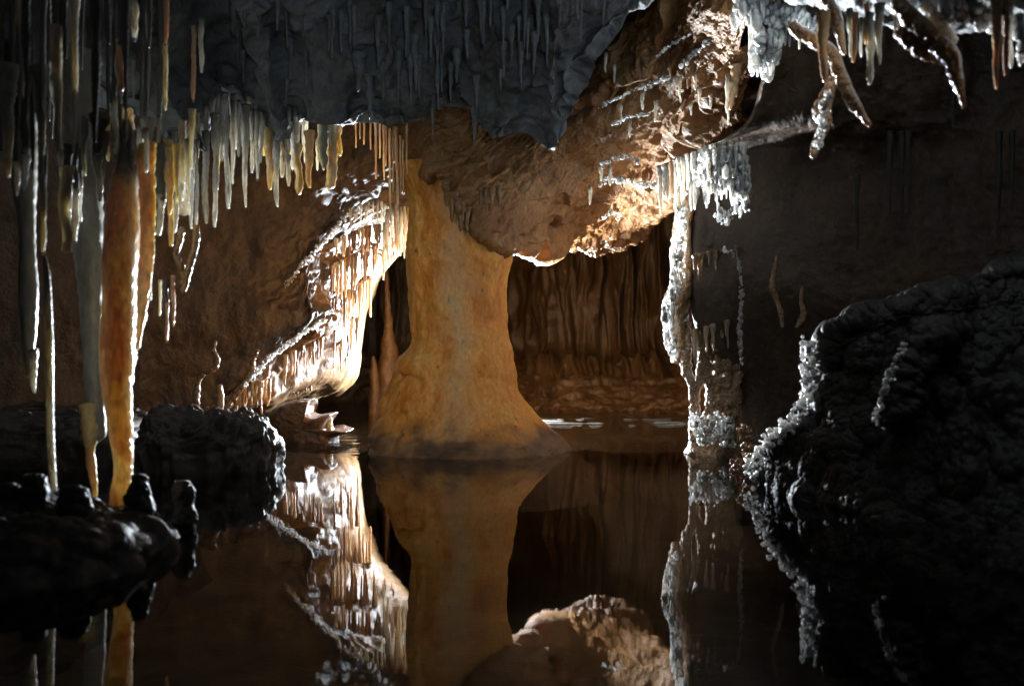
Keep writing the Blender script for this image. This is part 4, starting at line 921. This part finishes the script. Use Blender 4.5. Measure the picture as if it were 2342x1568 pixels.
# ceiling that carries them
patch('right_ceiling', [[(1650, -60, 5.2), (1800, -50, 5.0), (2000, -40, 4.8), (2342, -30, 4.6), (2900, -30, 4.2)], [(1680, -20, 4.6), (1830, 10, 4.2), (2010, 50, 3.7), (2342, 60, 3.4), (2900, 60, 3.0)],
                        [(1700, -40, 4.2), (1850, -20, 3.6), (2050, 10, 3.2), (2342, 20, 3.0), (2900, 20, 2.7)], [(1700, -300, 3.6), (1850, -300, 3.0), (2050, -300, 2.7), (2342, -300, 2.5), (2900, -300, 2.2)]],
      160, 260, M_ceil, lambda P, N, t, s: .07 * fbm(P, 2.5, 3) + .03 * fbm(P, 8, 4) + .02 * beads(P, 12), kind='structure', label='dark ceiling at the upper right', cat='ceiling')
# faint stalactites on the right wall
for u, v0, v1, d in ((2178, 200, 300, 4.6), (2037, 340, 490, 4.8), (2062, 340, 505, 4.77), (2078, 340, 490, 4.75), (2285, 340, 560, 4.48), (2315, 340, 480, 4.45), (1960, 440, 570, 4.9)):
    stal(u, v0 - 40, v1, d + .01, 16, 6, 'b', 'faint brown stalactite on the dark right wall', 'faint stalactites of the right wall')
for pp, rr, lb in (([(1776, 585), (1770, 625), (1766, 655), (1778, 690), (1787, 720), (1790, 748)], [.003, .012, .014, .010, .012, .004], 'amber lit sliver of calcite in the dark right wall'),
                   ([(1834, 655), (1832, 690), (1838, 715), (1830, 735), (1820, 748)], [.003, .008, .016, .014, .004], 'second amber sliver right of the taller one in the right wall')):
    tube('calcite_sliver', [W(u, v, 5.16) for u, v in pp], rr, M_knob, sides=24, n=90, disp=lambda P, N, R, t: R * .5 * fbm(P, 14, 3) + .004 * beads(P, 50, 3), label=lb, cat='calcite', group='amber calcite in the right wall')

# popcorn bank at the right
bank = [
 [(1800,1150,5.4),(1860,1060,5.1),(1930,1010,4.9),(1950,930,4.8),(1950,850,4.8),(2000,800,4.8),(2080,760,4.7),(2180,740,4.7),(2300,700,4.6),(2420,660,4.5),(2900,620,4.2)],
 [(1750,1085,4.6),(1800,1005,4.35),(1868,950,4.2),(1886,850,4.15),(1888,775,4.15),(1925,738,4.1),(2000,702,4.1),(2100,672,4.05),(2220,640,4.0),(2342,600,3.95),(2800,560,3.7)],
 [(1757,1098,4.5),(1815,1035,4.23),(1890,975,4.08),(1925,880,4.03),(1940,810,4.03),(1985,775,4.0),(2060,750,3.97),(2150,735,3.93),(2270,720,3.88),(2400,700,3.8),(2850,680,3.5)],
 [(1762,1115,4.45),(1825,1085,4.15),(1905,1050,3.98),(1960,990,3.92),(2000,930,3.9),(2050,900,3.86),(2120,880,3.82),(2210,870,3.76),(2320,860,3.7),(2480,850,3.6),(2900,850,3.3)],
 [(1765,1135,4.4),(1830,1150,4.05),(1910,1170,3.85),(1975,1170,3.75),(2020,1160,3.7),(2080,1160,3.65),(2150,1160,3.6),(2240,1160,3.5),(2350,1170,3.4),(2540,1180,3.3),(2950,1200,3.0)],
 [(1765,1180,4.35),(1830,1230,3.95),(1910,1270,3.7),(1975,1290,3.6),(2020,1300,3.5),(2080,1310,3.4),(2150,1320,3.35),(2240,1330,3.25),(2350,1350,3.1),(2540,1400,3.0),(2950,1450,2.7)],
]
def bank_disp(P, N, t, s):
    return .06 * fbm(P, 2.5, 3, .5, 4) + .04 * beads(P, 8, 2) + .012 * beads(P, 26, 5) + .004 * beads(P, 60, 8)
patch('knobbly_bank', bank, 400, 520, M_bank, bank_disp, flip=1, label='large dark bank of cave popcorn glinting on its left edge', cat='bank')
tube('popcorn_ridge', [W(u, v, d) for u, v, d in ((2190, 770, 3.85), (2140, 775, 3.8), (2108, 800, 3.78), (2082, 850, 3.75), (2072, 900, 3.72), (2052, 945, 3.7), (2044, 985, 3.7))], [.05, .06, .055, .05, .05, .045, .02], M_bank, sides=50, n=200,
     disp=lambda P, N, R, t: .03 * fbm(P, 8, 3) + .022 * beads(P, 18, 2) + .008 * beads(P, 45, 5), label='crooked ridge of cave popcorn standing out on the dark bank', cat='ridge')
# knobs on the foot of the right wall
for u, v, d, w, lb in ((1705, 990, 5.2, 40, 'small glinting knob cluster at the foot of the right wall'), (1715, 1040, 5.0, 44, 'glinting knob cluster at the waterline right of the flowstone column'), (1690, 1075, 5.0, 36, 'lowest knob cluster between the flowstone column and the popcorn bank')):
    cluster('knob_cluster', [(u - 8, v - 14, d), (u + 8, v + 14, d)], 60, (w * .5, w * .5), .006, .016, M_knob, depth=.03, label=lb, cat='knobs')

print('stalactites', _cnt[0], 'objects', len(bpy.data.objects))
